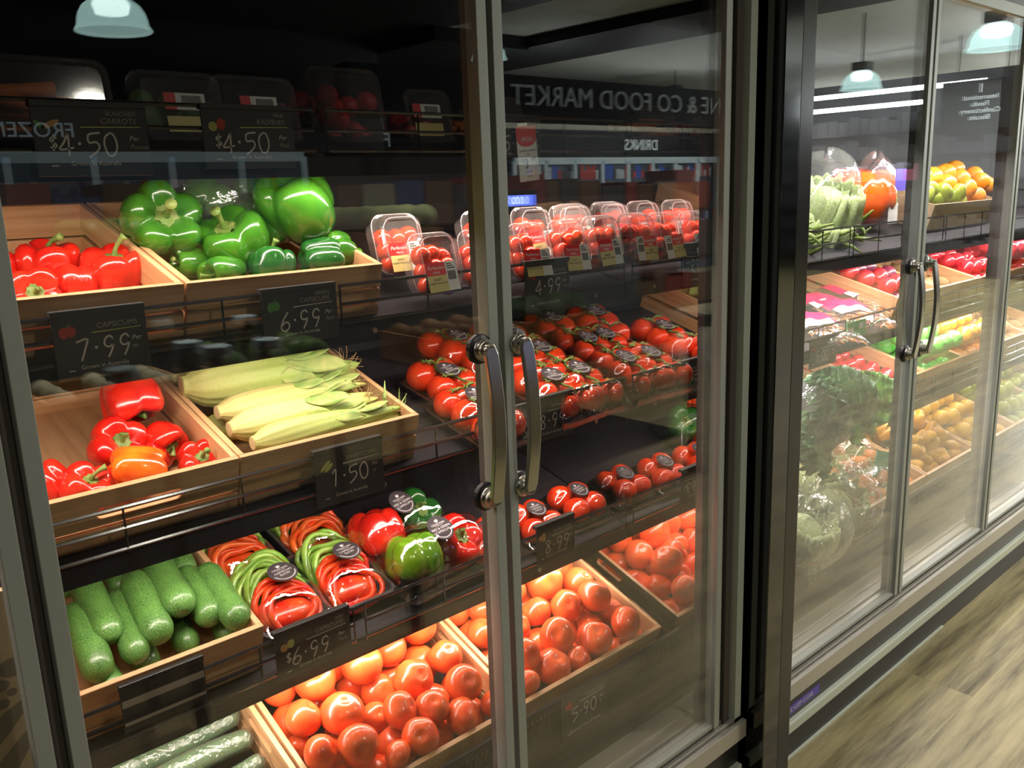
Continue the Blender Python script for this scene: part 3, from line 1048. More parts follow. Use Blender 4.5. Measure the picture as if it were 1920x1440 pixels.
R1 = (0, YF, 1.380); R2 = (0, YF, 1.098); R3 = (0, YF, 0.803); RD = (0, YD, 0.501)
G1 = 'red capsicums in the crates'
capsicum(90, 488, 57, -0.028, (0.05, -0.15, 1), R1, 'red', 1, curl=0.9, slen=0.7, label='red capsicum with a curled pale stem, behind the others in the top left crate', group=G1)
capsicum(214, 500, 58, -0.030, (0.05, -0.25, 1), R1, 'red', 2, curl=0.5, slen=0.85, label='upright red capsicum beside the right board of the top left crate', group=G1)
capsicum(140, 528, 42, -0.045, (0.1, 0.5, 0.8), R1, 'red', 3, nl=3, label='small red capsicum low between the larger ones in the top left crate', group=G1)
capsicum(62, 552, 54, -0.045, (0.0, -0.97, 0.35), R1, 'red', 4, curl=0.2, slen=0.2, label='orange-red capsicum with its cut stem facing out, at the front of the top left crate', group=G1)
capsicum(2, 505, 46, -0.045, (0.1, 0.3, 0.8), R1, 'red', 5, label='red capsicum cut off by the door stile in the top left crate', group=G1)

G2 = 'green capsicums heaped in the crate'
capsicum(303, 414, 76, 0.030, (0.02, -0.92, 0.42), R1, 'green', 11, nl=5, curl=0.25, slen=0.85, label='large green capsicum with its long pale stem facing out, at the left of the heap', group=G2)
capsicum(430, 446, 71, 0.005, (-0.45, -0.35, 0.82), R1, 'green', 12, nl=4, curl=0.2, slen=0.7, label='green capsicum with a pale stem tilting left, in the middle of the heap', group=G2)
capsicum(556, 388, 76, 0.055, (0.55, 0.35, -0.65), R1, 'green', 13, nl=3, elong=1.15, label='biggest green capsicum, perched on top of the heap', group=G2)
capsicum(516, 418, 50, 0.020, (0.3, 0.3, -0.8), R1, 'green', 14, nl=3, label='green capsicum right under the biggest one', group=G2)
capsicum(352, 494, 36, -0.033, (-1, -0.15, 0.12), R1, 'green', 15, nl=3, elong=1.6, label='long green capsicum lying by the left board of its crate', group=G2)
capsicum(412, 515, 38, -0.033, (-1, -0.35, 0.0), R1, 'green', 16, nl=3, elong=1.5, label='long glossy green capsicum lying at the crate front', group=G2)
capsicum(510, 495, 46, -0.02, (0.15, 0.2, 0.9), R1, 'dark', 17, nl=3, label='dark green two-lobed capsicum at the crate front, below the biggest one', group=G2)
capsicum(610, 487, 44, -0.02, (1, -0.25, -0.1), R1, 'dark', 18, nl=4, elong=1.2, label='dark green capsicum lying on its side with a sunken spot, front right of the crate', group=G2)
capsicum(636, 470, 36, -0.01, (0.9, 0.2, -0.2), R1, 'green', 19, nl=3, label='green capsicum at the back right corner of the heap', group=G2)
capsicum(668, 489, 24, -0.03, (1, -0.3, 0.1), R1, 'green', 20, nl=3, label='small green capsicum tucked in the front right corner of the crate', group=G2)
capsicum(462, 478, 40, -0.05, (0.4, 0.2, 0.8), R1, 'dark', 21, nl=4, label='dark green capsicum deep in the middle of the heap', group=G2)
capsicum(245, 432, 32, -0.02, (0.4, 0.2, 0.8), R1, 'dark', 22, nl=4, label='dark green capsicum behind the left one', group=G2)
P_bag = at_y(445, 372, 0.50)
for q, (dx, dz, sd) in enumerate(((-0.055, 0.0, 23), (0.045, 0.022, 24), (0.0, -0.045, 25))):
    capsicum(0, 0, 50, 0, (0.6, 0.3, 0.5), R1, 'green', sd, nl=3, label=['bagged green capsicum, left in the clear bag', 'bagged green capsicum, upper right in the clear bag', 'bagged green capsicum, lowest in the clear bag'][q],
             group='green capsicums in a clear bag', P=P_bag + Vector((dx, 0.0, dz)), s=0.05)


def crumpled_bag(label, C, r, cat='bag', mat='bag_film', seed=0, name='plastic_bag', M=None, amp=0.16, group=None):
    rd = random.Random(seed)
    ks = [(rd.uniform(1.5, 5), rd.uniform(1.5, 5), rd.uniform(0, 6), rd.uniform(0.3, 1)) for _ in range(7)]

    def fn(u, v):
        a = 2 * math.pi * u; ph = math.pi * (0.02 + 0.96 * v)
        d = 1 + amp * sum(k[3] * math.sin(k[0] * a * 1.0 // 1 * 0 + round(k[0]) * a + k[1] * 3 * v + k[2]) for k in ks) / 3
        return (r[0] * math.sin(ph) * math.cos(a) * d, r[1] * math.sin(ph) * math.sin(a) * d, r[2] * math.cos(ph) * d)
    o = MB().grid(fn, 40, 24).obj(name, mat, smooth=True, M=M or Matrix.Translation(C))
    return tag(o, label, cat, group)


crumpled_bag('clear plastic bag with ventilation holes wrapped round the green capsicums at the back', P_bag, (0.135, 0.075, 0.10), seed=3, amp=0.12)

G1b = 'red capsicums in the half-empty crate'
capsicum(246, 757, 57, 0.006, (0.10, -0.45, -0.85), R2, 'red', 31, nl=4, elong=1.1, slen=0.3, label='large red capsicum standing stem down at the back of the half-empty crate', group=G1b)
capsicum(223, 833, 56, -0.032, (0.12, -0.82, 0.50), R2, 'red', 32, nl=4, curl=0.3, slen=0.3, label='red capsicum with its cut green stem facing out, left of centre in the half-empty crate', group=G1b)
capsicum(312, 832, 45, -0.042, (0.35, -0.75, -0.35), R2, 'red', 33, nl=3, slen=0.3, label='red capsicum leaning forward on its stem between two others', group=G1b)
capsicum(268, 880, 46, -0.035, (0.95, -0.15, -0.35), R2, 'orange', 34, nl=3, elong=1.45, slen=0.3, label='long orange capsicum lying at the front of the half-empty crate', group=G1b)
capsicum(377, 865, 45, -0.045, (0.0, -0.65, 0.75), R2, 'red', 35, nl=5, curl=0.3, slen=0.75, label='red capsicum with an upright green stem in the right front corner of the half-empty crate', group=G1b)
capsicum(166, 912, 51, -0.045, (0.25, -0.45, 0.85), R2, 'red', 36, nl=4, curl=0.6, slen=0.75, label='red capsicum with a bent green stem pointing right, at the front of the half-empty crate', group=G1b)
capsicum(80, 905, 46, -0.045, (-0.4, 0.2, 0.6), R2, 'red', 37, nl=4, label='red capsicum beside the door stile in the half-empty crate', group=G1b)


def tomato_mesh(seed, mats='tomato_skin', flat=0.86, lob=0.05):
    rd = random.Random(seed)
    ph, p2 = rd.uniform(0, 6), rd.uniform(0, 6)
    nl = rd.choice([3, 4, 5])
    prof = []
    for i in range(19):
        t = math.pi * (0.02 + 0.96 * i / 18)
        r = math.sin(t) ** 0.88
        z = math.cos(t) * flat
        if i < 6:
            z -= 0.16 * math.exp(-(r / 0.22) ** 2)
        prof.append((r, z))

    def fn(a, i, r, z):
        k = 1 + lob * math.cos(nl * a + ph) * max(0, 0.35 + 0.65 * z) + 0.025 * math.cos(2 * a + p2)
        return r * k, z * (1 + 0.03 * math.cos(a + p2))
    return MB().lathe(prof, 36, fn=fn).mesh('tomato', mats, True)


TOM = [tomato_mesh(100 + i, lob=0.02 + 0.035 * (i % 3)) for i in range(6)]
TOMR = [tomato_mesh(200 + i, 'tomato_red', flat=0.9, lob=0.02) for i in range(4)]
CHERRY = [MB().ell((0, 0, 0), (1, 1, 1.08), 16, 10).mesh('tomato', 'tomato_red', True)]


def relax(items, fixed_planes, it=60):
    """items: list of [Vector, r]; pushes overlapping balls apart and keeps them inside planes (p, n)"""
    for _ in range(it):
        for i in range(len(items)):
            for j in range(i + 1, len(items)):
                d = items[j][0] - items[i][0]
                mn = (items[i][1] + items[j][1]) * 0.93
                l = d.length
                if l < mn and l > 1e-6:
                    c = d * ((mn - l) / l * 0.5)
                    wi = items[i][2]; wj = items[j][2]
                    items[i][0] -= c * (2 * wi / (wi + wj)); items[j][0] += c * (2 * wj / (wi + wj))
        for q in items:
            for (p, n) in fixed_planes:
                k = (q[0] - p).dot(n) - q[1] * 0.96
                if k < 0:
                    q[0] -= n * k


def crate_planes(c, W, L, H=0.095, th=0.010):
    m = c.matrix_world
    X, Y, Z = [Vector(m.col[i][:3]) for i in range(3)]
    o = Vector(m.translation)
    return [(o + Z * 0.006, Z), (o + X * th, X), (o + X * (W - th), -X), (o + Y * th, Y), (o + Y * (L - th), -Y)]


def tomato_pile(crate, W, L, picks, fmt, group, fill_rows, rfill=0.040, seed=5):
    rd = random.Random(seed)
    m = crate.matrix_world
    items = []
    for (px, py, rp, h) in picks:
        C = at_plane(px, py, Vector(RD) + NRMD * h, NRMD)
        items.append([C, min(0.052, rp * depth_of(C) / FPX), 0.25])
    # lower layer
    nx, ny = fill_rows
    for i in range(nx):
        for j in range(ny):
            C = m @ Vector((0.055 + (W - 0.11) * (i + 0.5 * (j % 2) * 0.6) / max(1, nx - 1 + 0.3), 0.052 + (L - 0.10) * j / (ny - 1), 0.042))
            items.append([C, rfill * rd.uniform(0.92, 1.06), 1.0])
    relax(items, crate_planes(crate, W, L))
    out = []
    for k, (C, r, w_) in enumerate(items):
        ax = Vector((rd.gauss(0, 0.5), rd.gauss(-0.45, 0.5), rd.gauss(0.7, 0.4)))
        o = place('tomato', TOM[rd.randrange(6)], frame(C, ax, (rd.uniform(-1, 1), rd.uniform(-1, 1), rd.uniform(-1, 1)), r))
        tag(o, None, 'tomato', group)
        out.append(o)
    bpy.context.view_layer.update()
    rowlabels(out, fmt, depth=0.06)
    return out


def z6(l):
    return [(360 + a * 0.375, 900 + b * 0.375, r * 0.375, h) for (a, b, r, h) in l]


def z4(l):
    return [(800 + a * 0.3889, 880 + b * 0.3889, r * 0.3889, h) for (a, b, r, h) in l]


tomato_pile(crate_t1, WD, 0.44, z6([
    (450, 1060, 88, -0.02), (615, 1010, 106, 0.012), (690, 950, 80, -0.02), (825, 945, 108, 0.012), (985, 860, 92, 0.0), (1135, 765, 92, 0.0), (1250, 895, 84, -0.01),
    (1103, 1000, 101, 0.005), (930, 1075, 92, -0.03), (555, 1228, 96, -0.01), (735, 1182, 112, 0.008), (1032, 1195, 92, -0.005), (1207, 1185, 86, -0.005),
    (1372, 1082, 94, 0.0), (1490, 1175, 72, -0.02), (1322, 1270, 90, -0.03), (880, 1250, 78, -0.04), (655, 1370, 92, -0.015), (848, 1365, 106, 0.0),
    (985, 1425, 72, -0.02), (1150, 1370, 94, -0.015), (520, 1345, 70, -0.04)]),
    'loose tomato in the left tomato crate, {row}, {nth}', 'loose tomatoes in the left tomato crate', (5, 5))
tomato_pile(crate_t2, WD, 0.44, z4([
    (155, 700, 72, -0.02), (270, 655, 92, 0.0), (240, 600, 80, -0.01), (265, 815, 78, -0.02), (430, 615, 82, 0.0), (450, 785, 74, -0.03), (545, 568, 92, 0.012), (485, 520, 70, 0.0),
    (635, 480, 74, 0.0), (652, 655, 76, 0.005), (735, 575, 78, 0.0), (775, 630, 84, 0.01), (525, 705, 78, -0.02), (745, 745, 66, -0.03), (868, 690, 68, -0.02),
    (620, 832, 88, 0.005), (822, 832, 86, 0.005), (968, 780, 78, -0.005), (500, 930, 84, 0.0), (605, 1000, 90, -0.03), (725, 922, 62, -0.02), (488, 1068, 66, -0.02), (915, 845, 40, -0.04)]),
    'loose tomato in the tomato crate by the mirrored wall, {row}, {nth}', 'loose tomatoes in the crate by the mirrored wall', (5, 5), seed=9)


def cucumber_mesh(seed, mats='cucumber_skin', hl=4.2, bend=0.5):
    rd = random.Random(seed)
    pts = []; rs = []
    n = 22
    ph = rd.uniform(0, 6)
    for i in range(n + 1):
        t = i / n
        z = -hl + 2 * hl * t
        e = min(t, 1 - t) * 2 * hl
        r = 1.0 if e >= 1.1 else math.sqrt(max(0.02, 1 - (1 - e / 1.1) ** 2))
        r *= 1 + 0.035 * math.sin(t * 9 + ph) - 0.07 * abs(t - 0.5)
        pts.append((bend * (1 - (2 * t - 1) ** 2) - bend * .5, 0, z)); rs.append(r)
    return MB().tube(pts, rs, 20).mesh('cucumber', mats, True)


CUC = [cucumber_mesh(i, bend=b, hl=h) for i, (b, h) in enumerate(((0.35, 3.3), (0.55, 3.6), (0.2, 3.0)))]
CUW = [cucumber_mesh(10 + i, 'wrapped_cucumber', hl=7.5, bend=0.6) for i in range(2)]


def cucumber(a, b, rpx, h, p0, n, label, group, seed=0, wrapped=False, name='cucumber'):
    pl = Vector(p0) + n * h
    A = at_plane(a[0], a[1], pl, n); B = at_plane(b[0], b[1], pl, n)
    C = (A + B) / 2
    r = rpx * depth_of(C) / FPX
    L = max((A - B).length + 0.02, r * 5)
    me = (CUW if wrapped else CUC)[seed % (2 if wrapped else 3)]
    hl = 7.5 if wrapped else (3.3, 3.6, 3.0)[seed % 3]
    o = place(name, me, frame(C, A - B, n if seed % 2 else -n, (r, r, L / 2 / hl)))
    return tag(o, label, 'cucumber', group)


GC = 'short cucumbers in the crate'
for q, (a, b, r, h, lb) in enumerate([
    ((208, 1192), (152, 1080), 29, 0.000, 'short cucumber on top of the pile, second from the left in the crate'),
    ((188, 1262), (138, 1145), 29, -0.020, 'short cucumber leaning against the left board of the crate'),
    ((258, 1230), (220, 1118), 27, -0.018, 'short cucumber with its tip near the crate front, left of centre'),
    ((300, 1192), (250, 1085), 30, -0.002, 'short cucumber in the middle of the pile'),
    ((342, 1140), (285, 1035), 30, 0.016, 'bright cucumber lying highest on the pile, right of centre'),
    ((396, 1160), (345, 1075), 27, -0.012, 'darker cucumber under the highest one'),
    ((450, 1165), (385, 1070), 28, -0.004, 'short cucumber along the right board of the crate'),
    ((228, 1100), (205, 1050), 24, -0.03, 'cucumber tip showing behind the two left ones'),
    ((345, 1075), (320, 1000), 26, -0.01, 'cucumber at the back right, under the shelf above'),
    ((125, 1105), (105, 1050), 22, -0.02, 'cucumber end beside the door stile'),
    ((215, 1290), (180, 1230), 24, -0.045, 'cucumber lying low in the left front of the crate'),
    ((355, 1215), (310, 1120), 24, -0.055, 'shaded cucumber at the bottom of the crate, centre front'),
    ((430, 1195), (390, 1100), 24, -0.055, 'shaded cucumber at the bottom of the crate, right front'),
    ((280, 1250), (230, 1160), 24, -0.058, 'shaded cucumber at the bottom of the crate, left of centre'),
]):
    cucumber(a, b, r, h, R3, NRM, lb, GC, q)
GW = 'film-wrapped long cucumbers'
wr = []
for q, (a, b, r, h, lb) in enumerate([
    ((440, 1345), (190, 1462), 20, -0.045, 'long film-wrapped cucumber at the back of its crate'),
    ((464, 1382), (230, 1500), 22, -0.035, 'long film-wrapped cucumber in the middle of its crate'),
    ((486, 1432), (300, 1530), 20, -0.05, 'long film-wrapped cucumber tip in the bottom corner of the picture'),
]):
    o = cucumber(a, b, r, h, RD, NRMD, lb, GW, q, True)
    me = (CUW)[q % 2].copy()
    vs = [Vector(v.co) for v in me.vertices]
    f = MB(); f.v = [v * 1.0 for v in vs]; f.f = [tuple(p.vertices) for p in me.polygons]; f.m = [0] * len(f.f)
    for i, v in enumerate(f.v):
        k = 1.05 + 0.03 * math.sin(v.z * 9 + i * 1.7)
        f.v[i] = Vector((v.x * k, v.y * k, v.z * 1.02))
    place('wrap_film', f.mesh('wrap_film', 'wrap_film', True), Matrix.Identity(4), o)


# ------------------------------------------------------------------ corn
def corn_mesh(seed, mats):
    rd = random.Random(seed)
    prof = [(0.02, -3.05), (0.42, -3.05), (0.45, -2.9), (0.62, -2.7), (0.86, -2.3), (0.98, -1.7), (1.02, -1.0), (1.0, -0.2), (0.93, 0.6), (0.82, 1.3), (0.72, 1.9), (0.60, 2.4), (0.50, 2.9), (0.42, 3.5), (0.30, 4.0)]
    P = []
    for i in range(len(prof) - 1):
        for k in range(2):
            t = k / 2
            P.append((prof[i][0] * (1 - t) + prof[i + 1][0] * t, prof[i][1] * (1 - t) + prof[i + 1][1] * t))
    P.append(prof[-1])
    ph = [rd.uniform(0, 6) for _ in range(4)]

    def fn(a, i, r, z):
        tw = a + 0.10 * z
        k = 1 + 0.075 * abs(math.sin(2.5 * tw + ph[0])) + 0.05 * math.cos(2 * tw + ph[1]) + 0.022 * math.sin(15 * tw + ph[2])
        if z > 1.2:
            k += 0.16 * math.sin(3 * tw + ph[3]) * (z - 1.2) / 2.5
        return r * k, z + (0.35 * math.sin(3 * tw + ph[2]) * max(0, (z - 2.2) / 1.8))
    return MB().lathe(P, 64, fn=fn).mesh('corn_cob', mats, True)


def corn(a, b, rpx, h, label, seed, pale=False, up=None):
    pl = Vector(R2) + NRM * h
    A = at_plane(a[0], a[1], pl, NRM); B = at_plane(b[0], b[1], pl, NRM)
    C = A + (B - A) * 0.44
    r = rpx * depth_of(C) / FPX
    L = (A - B).length
    Mx = frame(C, B - A, (0, 0, 1), (r, r, L / 7.0))
    o = place('corn_cob', corn_mesh(seed, 'husk_pale' if pale else 'husk'), Mx)
    tag(o, label, 'corn', 'corn cobs in husks')
    MB().disc((0, 0, -3.06), 0.40, 20).add([], []).obj('cut_end', 'butt', o)
    rd = random.Random(seed)
    lf = MB()
    for k in range(8):          # loose husk leaves at the tip
        a0 = rd.uniform(0, 6.28)
        ln = rd.uniform(1.2, 2.6); sp = rd.uniform(0.15, 1.0)
        w_ = rd.uniform(0.3, 0.55)
        z0_ = rd.uniform(0.2, 1.7)

        def fn(u, v, a0=a0, ln=ln, sp=sp, w_=w_, z0_=z0_):
            z = z0_ + ln * v
            rr = 0.86 + (1.2 - z0_) * .16 - 0.35 * v + sp * v * v
            da = (u - 0.5) * w_ * 2.4 * math.sin(math.pi * (.06 + .94 * v)) ** 0.7 / max(0.2, rr) + 0.4 * v * v
            q = rr * (1 + 0.12 * abs(u - 0.5))
            return (q * math.cos(a0 + da), q * math.sin(a0 + da), z)
        lf.grid(fn, 4, 8)
    lo = lf.obj('husk_leaf', 'husk_leaf', o, smooth=True)
    sm = lo.modifiers.new('s', 'SOLIDIFY'); sm.thickness = 0.02
    sk = MB()
    for k in range(44):
        a0 = rd.uniform(0, 6.28); r0 = rd.uniform(0, 0.3)
        p = Vector((r0 * math.cos(a0), r0 * math.sin(a0), 3.6)); pts = [p]
        d = Vector((rd.gauss(0, .5), rd.gauss(0, .5), 1.0))
        for j in range(5):
            d += Vector((rd.gauss(0, .7), rd.gauss(0, .7), rd.gauss(-0.25, .4)))
            p = p + d.normalized() * 0.20
            pts.append(p)
        sk.tube(pts, 0.012, 4, cap=False)
    sk.obj('silk', 'corn_silk', o)
    return o


corn((338, 724), (655, 690), 45, 0.012, 'thick green corn cob with silk at its tip, behind the three front cobs', 1)
corn((318, 708), (600, 664), 30, -0.010, 'yellow-green corn cob at the very back, half under the shelf', 2, True)
corn((405, 774), (668, 722), 29, -0.004, 'corn cob, third from the front of the crate', 3, True)
corn((428, 806), (690, 748), 31, -0.010, 'pale corn cob, second from the front of the crate', 4, True)
corn((472, 832), (742, 772), 30, -0.016, 'corn cob nearest the crate front', 5)
corn((372, 806), (610, 770), 27, -0.052, 'corn cob lying underneath the others at the bottom of the crate', 6)
hb = MB()
rd = random.Random(4)
for k in range(7):
    C0 = at_plane(728 + rd.uniform(-14, 24), 770 + rd.uniform(-8, 8), Vector(R2) + NRM * (-0.02), NRM)
    D0 = Vector((rd.gauss(0.1, .25), rd.gauss(-0.1, .2), 1)).normalized() * rd.uniform(0.03, 0.055)
    hb.tube([C0, C0 + D0 * 0.5 + Vector((0.003, 0, 0)), C0 + D0 + Vector((rd.gauss(0, .008), 0, 0))], [0.0035, 0.003, 0.0006], 6, flat=0.3)
tag(hb.obj('husk_scraps', 'husk_leaf'), 'loose green husk scraps sticking up in the right front corner of the corn crate', 'husk', kind='stuff')
# ================================================================== PACKS


def surf(px, py, lv, h, off=0.0):
    zs = SH[lv]
    return at_plane(px, py, Vector((0, 0.24, zs)) + NRM * h, NRM)


def pack_frame(P, h, rot=0.0, n=NRM):
    """origin on the shelf right under point P (h above the surface)"""
    x = Vector((math.cos(rot), math.sin(rot) * math.cos(TILT), math.sin(rot) * math.sin(TILT)))
    return frame(P - n * h, n, x)


def tray_mb(W, L, h=0.022, lip=0.006):
    mb = MB()

    def rr(w, l, r, z, n=6):
        pts = []
        for (sx, sy, a0) in ((1, 1, 0), (-1, 1, 90), (-1, -1, 180), (1, -1, 270)):
            for k in range(n + 1):
                a = R_(a0 + 90 * k / n)
                pts.append((sx * (w / 2 - r) + r * math.cos(a), sy * (l / 2 - r) + r * math.sin(a), z))
        return pts
    rings = [rr(W - 0.024, L - 0.024, 0.012, 0.0015), rr(W - 0.012, L - 0.012, 0.016, h), rr(W, L, 0.02, h), rr(W, L, 0.02, h - 0.003), rr(W - 0.008, L - 0.008, 0.016, h - 0.003), rr(W - 0.022, L - 0.022, 0.012, 0.0)]
    n = len(rings[0])
    vs = [p for r in rings for p in r]
    fs = [tuple(range(n))]
    for i in range(len(rings) - 1):
        for k in range(n):
            fs.append((i * n + k, i * n + (k + 1) % n, (i + 1) * n + (k + 1) % n, (i + 1) * n + k))
    fs.append(tuple((len(rings) - 1) * n + k for k in range(n))[::-1])
    mb.add(vs, fs)
    return mb


def membrane(W, L, balls, rim=0.022, nu=34, nv=40, pad=0.0015):
    xs = np.linspace(-W / 2, W / 2, nu + 1); ys = np.linspace(-L / 2, L / 2, nv + 1)
    X, Y = np.meshgrid(xs, ys)
    ob = np.full(X.shape, -1.0)
    for (cx, cy_, cz, r) in balls:
        r = r + pad
        d2 = (X - cx) ** 2 + (Y - cy_) ** 2
        ob = np.maximum(ob, np.where(d2 < r * r, cz + np.sqrt(np.maximum(r * r - d2, 0)), -1))
    h = np.maximum(ob, rim)
    h[0, :] = h[-1, :] = rim; h[:, 0] = h[:, -1] = rim
    for _ in range(220):
        a = h.copy()
        a[1:-1, 1:-1] = (h[1:-1, 2:] + h[1:-1, :-2] + h[2:, 1:-1] + h[:-2, 1:-1]) / 4
        a = np.maximum(a, ob)
        a[0, :] = a[-1, :] = rim; a[:, 0] = a[:, -1] = rim
        h = a
    vs = [(float(X[j, i]), float(Y[j, i]), float(h[j, i])) for j in range(nv + 1) for i in range(nu + 1)]
    fs = [(j * (nu + 1) + i, j * (nu + 1) + i + 1, (j + 1) * (nu + 1) + i + 1, (j + 1) * (nu + 1) + i) for j in range(nv) for i in range(nu)]
    hm = lambda x, y: float(h[int(round((y / L + .5) * nv)), int(round((x / W + .5) * nu))])
    mb = MB(); mb.add(vs, fs)
    # skirt of film folded under the tray
    k = 0.004
    for (a, b, c, d) in (((-W / 2, -L / 2), (W / 2, -L / 2), (W / 2 - k, -L / 2 + k), (-W / 2 + k, -L / 2 + k)), ((W / 2, -L / 2), (W / 2, L / 2), (W / 2 - k, L / 2 - k), (W / 2 - k, -L / 2 + k)),
                         ((W / 2, L / 2), (-W / 2, L / 2), (-W / 2 + k, L / 2 - k), (W / 2 - k, L / 2 - k)), ((-W / 2, L / 2), (-W / 2, -L / 2), (-W / 2 + k, -L / 2 + k), (-W / 2 + k, L / 2 - k))):
        mb.add([(*a, rim), (*b, rim), (*c, 0.001), (*d, 0.001)], [(0, 1, 2, 3)])
    return mb, hm


def arc_dots(mb, r, a0, a1, n, z, s, mat=0):
    for k in range(n):
        a = a0 + (a1 - a0) * k / (n - 1)
        x, y = r * math.cos(a), r * math.sin(a)
        M = Matrix.Translation((x, y, z)) @ Matrix.Rotation(a + math.pi / 2, 4, 'Z')
        mb.add([(-s * .35, -s * .6, 0), (s * .35, -s * .6, 0), (s * .35, s * .6, 0), (-s * .35, s * .6, 0)], [(0, 1, 2, 3)], M)


def sticker(parent, M, r, lines):
    o = MB().lathe([(0.0, 0.0006), (r, 0.0006), (r, 0.0), (0, 0)], 36, close=False).obj('sticker', 'sticker', parent, M=M)
    mb = MB()
    z = 0.0011
    mb.ell((0, r * 0.56, z), (r * .14, r * .10, 0.0002), 10, 4)
    for k in range(5):
        a = R_(30 + 30 * k)
        mb.quad((r * .14 * math.cos(a) - r * .02, r * .56 + r * .1 * math.sin(a), z), (r * .14 * math.cos(a) + r * .02, r * .56 + r * .1 * math.sin(a), z),
                (r * .25 * math.cos(a), r * .56 + r * .2 * math.sin(a), z), (r * .22 * math.cos(a), r * .56 + r * .2 * math.sin(a), z))
    mb.text('CEDAR PARK', r * 0.21, 0, r * 0.26, z, align='CENTER')
    mb.quad((-r * .35, r * .18, z), (r * .35, r * .18, z), (r * .35, r * .20, z), (-r * .35, r * .20, z))
    for i, t in enumerate(lines):
        mb.text(t, r * 0.25, 0, -r * 0.10 - i * r * 0.27, z, align='CENTER', sx=1.1)
    arc_dots(mb, r * 0.82, R_(200), R_(340), 26, z, r * 0.07)
    mb.obj('sticker_text', 'sticker_white', o)
    return o


def truss_stem(balls, seed):
    rd = random.Random(seed)
    mb = MB()
    ys = sorted(b[1] for b in balls)
    y0, y1 = ys[0], ys[-1]
    pts = [(rd.uniform(-.004, .004) + (0.004 if i % 2 else -0.004), y0 + (y1 - y0) * i / 7, 0.058 + 0.006 * math.sin(i)) for i in range(8)]
    mb.tube(pts, 0.0030, 8)
    for (cx, cy_, cz, r) in balls:
        top = Vector((cx * 0.80, cy_, cz + r * 0.93))
        q = Vector(min(pts, key=lambda p: abs(p[1] - cy_)))
        mb.tube([q, (q + top) / 2 + Vector((0, 0, .006)), top], 0.0022, 6)
        for k in range(5):
            a = rd.uniform(0, 1) + k * 1.257
            e = top + Vector((math.cos(a) * 0.014, math.sin(a) * 0.014, 0.001))
            mb.tube([top, (top + e) / 2 + Vector((0, 0, 0.003)), e], [0.002, 0.0016, 0.0005], 5, flat=0.5)
    return mb


def tomato_pack(label, name, M, cols, rows, r, W, L, lines, group, truss=True, seed=0, st=0.0, stx=0.0, sr=0.027):
    rd = random.Random(seed)
    t = thing(name, label, 'tomato pack', group, M=M)
    tray_mb(W, L).obj('tray', 'tray_black', t, smooth=False)
    balls = []
    for j in range(rows):
        for i in range(cols):
            rr_ = r * rd.uniform(0.93, 1.04)
            x = (i - (cols - 1) / 2) * (W - 0.02) / cols * 1.0 + rd.uniform(-.002, .002)
            y = (j - (rows - 1) / 2) * (L - 0.02) / rows + rd.uniform(-.002, .002)
            balls.append((x, y, 0.004 + rr_, rr_))
    for (x, y, z, rr_) in balls:
        ax = (x * 4 * (-1 if truss else 1), rd.uniform(-.3, .3), 1) if truss else (rd.uniform(-.6, .6), rd.uniform(-.9, .2), 1)
        place('tomato', TOMR[rd.randrange(4)], frame((x, y, z), ax, (rd.uniform(-1, 1), rd.uniform(-1, 1), 0), rr_), t)
    if truss:
        truss_stem(balls, seed).obj('vine_stem', 'stem_green', t, smooth=True)
    extra = [(0, 0, 0.052 if truss else 0.04, 0.006)]
    mb, hm = membrane(W, L, balls + extra)
    mb.obj('film', 'film', t, smooth=True)
    z = max(hm(stx + dx, st + dy) for dx in (-.02, 0, .02) for dy in (-.02, 0, .02))
    sticker(t, Matrix.Translation((stx, st, z + 0.001)) @ Matrix.Rotation(R_(rd.uniform(-12, 12)), 4, 'Z') @ Matrix.Rotation(R_(8), 4, 'X'), sr, lines)
    return t


GT = 'film-wrapped trays of truss tomatoes'
TL = ['TRUSS', 'TOMATOES']
for q, (px, py, rot, lb, tier) in enumerate([
    (852, 690, 0.10, 'tray of truss tomatoes nearest the corn crate, its vine showing', 0),
    (905, 742, 0.02, 'tray of truss tomatoes behind the left door handle', 0),
    (1046, 702, 0.05, 'tray of truss tomatoes right above its price tag, with a bright sticker', 0),
    (990, 656, 0.0, 'tray of truss tomatoes just right of the right door handle, second row', 0),
    (1103, 632, -0.05, 'tray of truss tomatoes nearest the mirrored wall, at the back', 0),
    (1030, 596, 0.05, 'tray of truss tomatoes highest at the back of the shelf', 0),
    (868, 628, 0.3, 'tray of truss tomatoes behind the upper end of the left handle', 0),
    (1148, 676, 0.0, 'tray of truss tomatoes in the front right corner, touching the mirrored wall', 0),
]):
    P = surf(px, py, 2, 0.078)
    P.x = min(P.x, 1.418)
    tomato_pack(lb, 'tomato_tray', pack_frame(P, 0.078, rot), 2, 3, 0.034, 0.148, 0.205, TL, GT, True, q + 3, st=0.015)
GQ = 'film-wrapped four-packs of tomatoes'
for q, (px, py, rot, lb) in enumerate([
    (916, 990, 0.10, 'four-pack of tomatoes beside the red and green capsicum pack, partly behind the door stile'),
    (1006, 953, 0.04, 'four-pack of tomatoes just right of the door stile'),
    (1086, 918, 0.0, 'four-pack of tomatoes nearest the mirrored wall'),
]):
    P = surf(px, py, 3, 0.068)
    tomato_pack(lb, 'tomato_four_pack', pack_frame(P, 0.068, rot), 2, 2, 0.031, 0.132, 0.132, ['TOMATO', '4 PACK'], GQ, False, q + 20, sr=0.024)


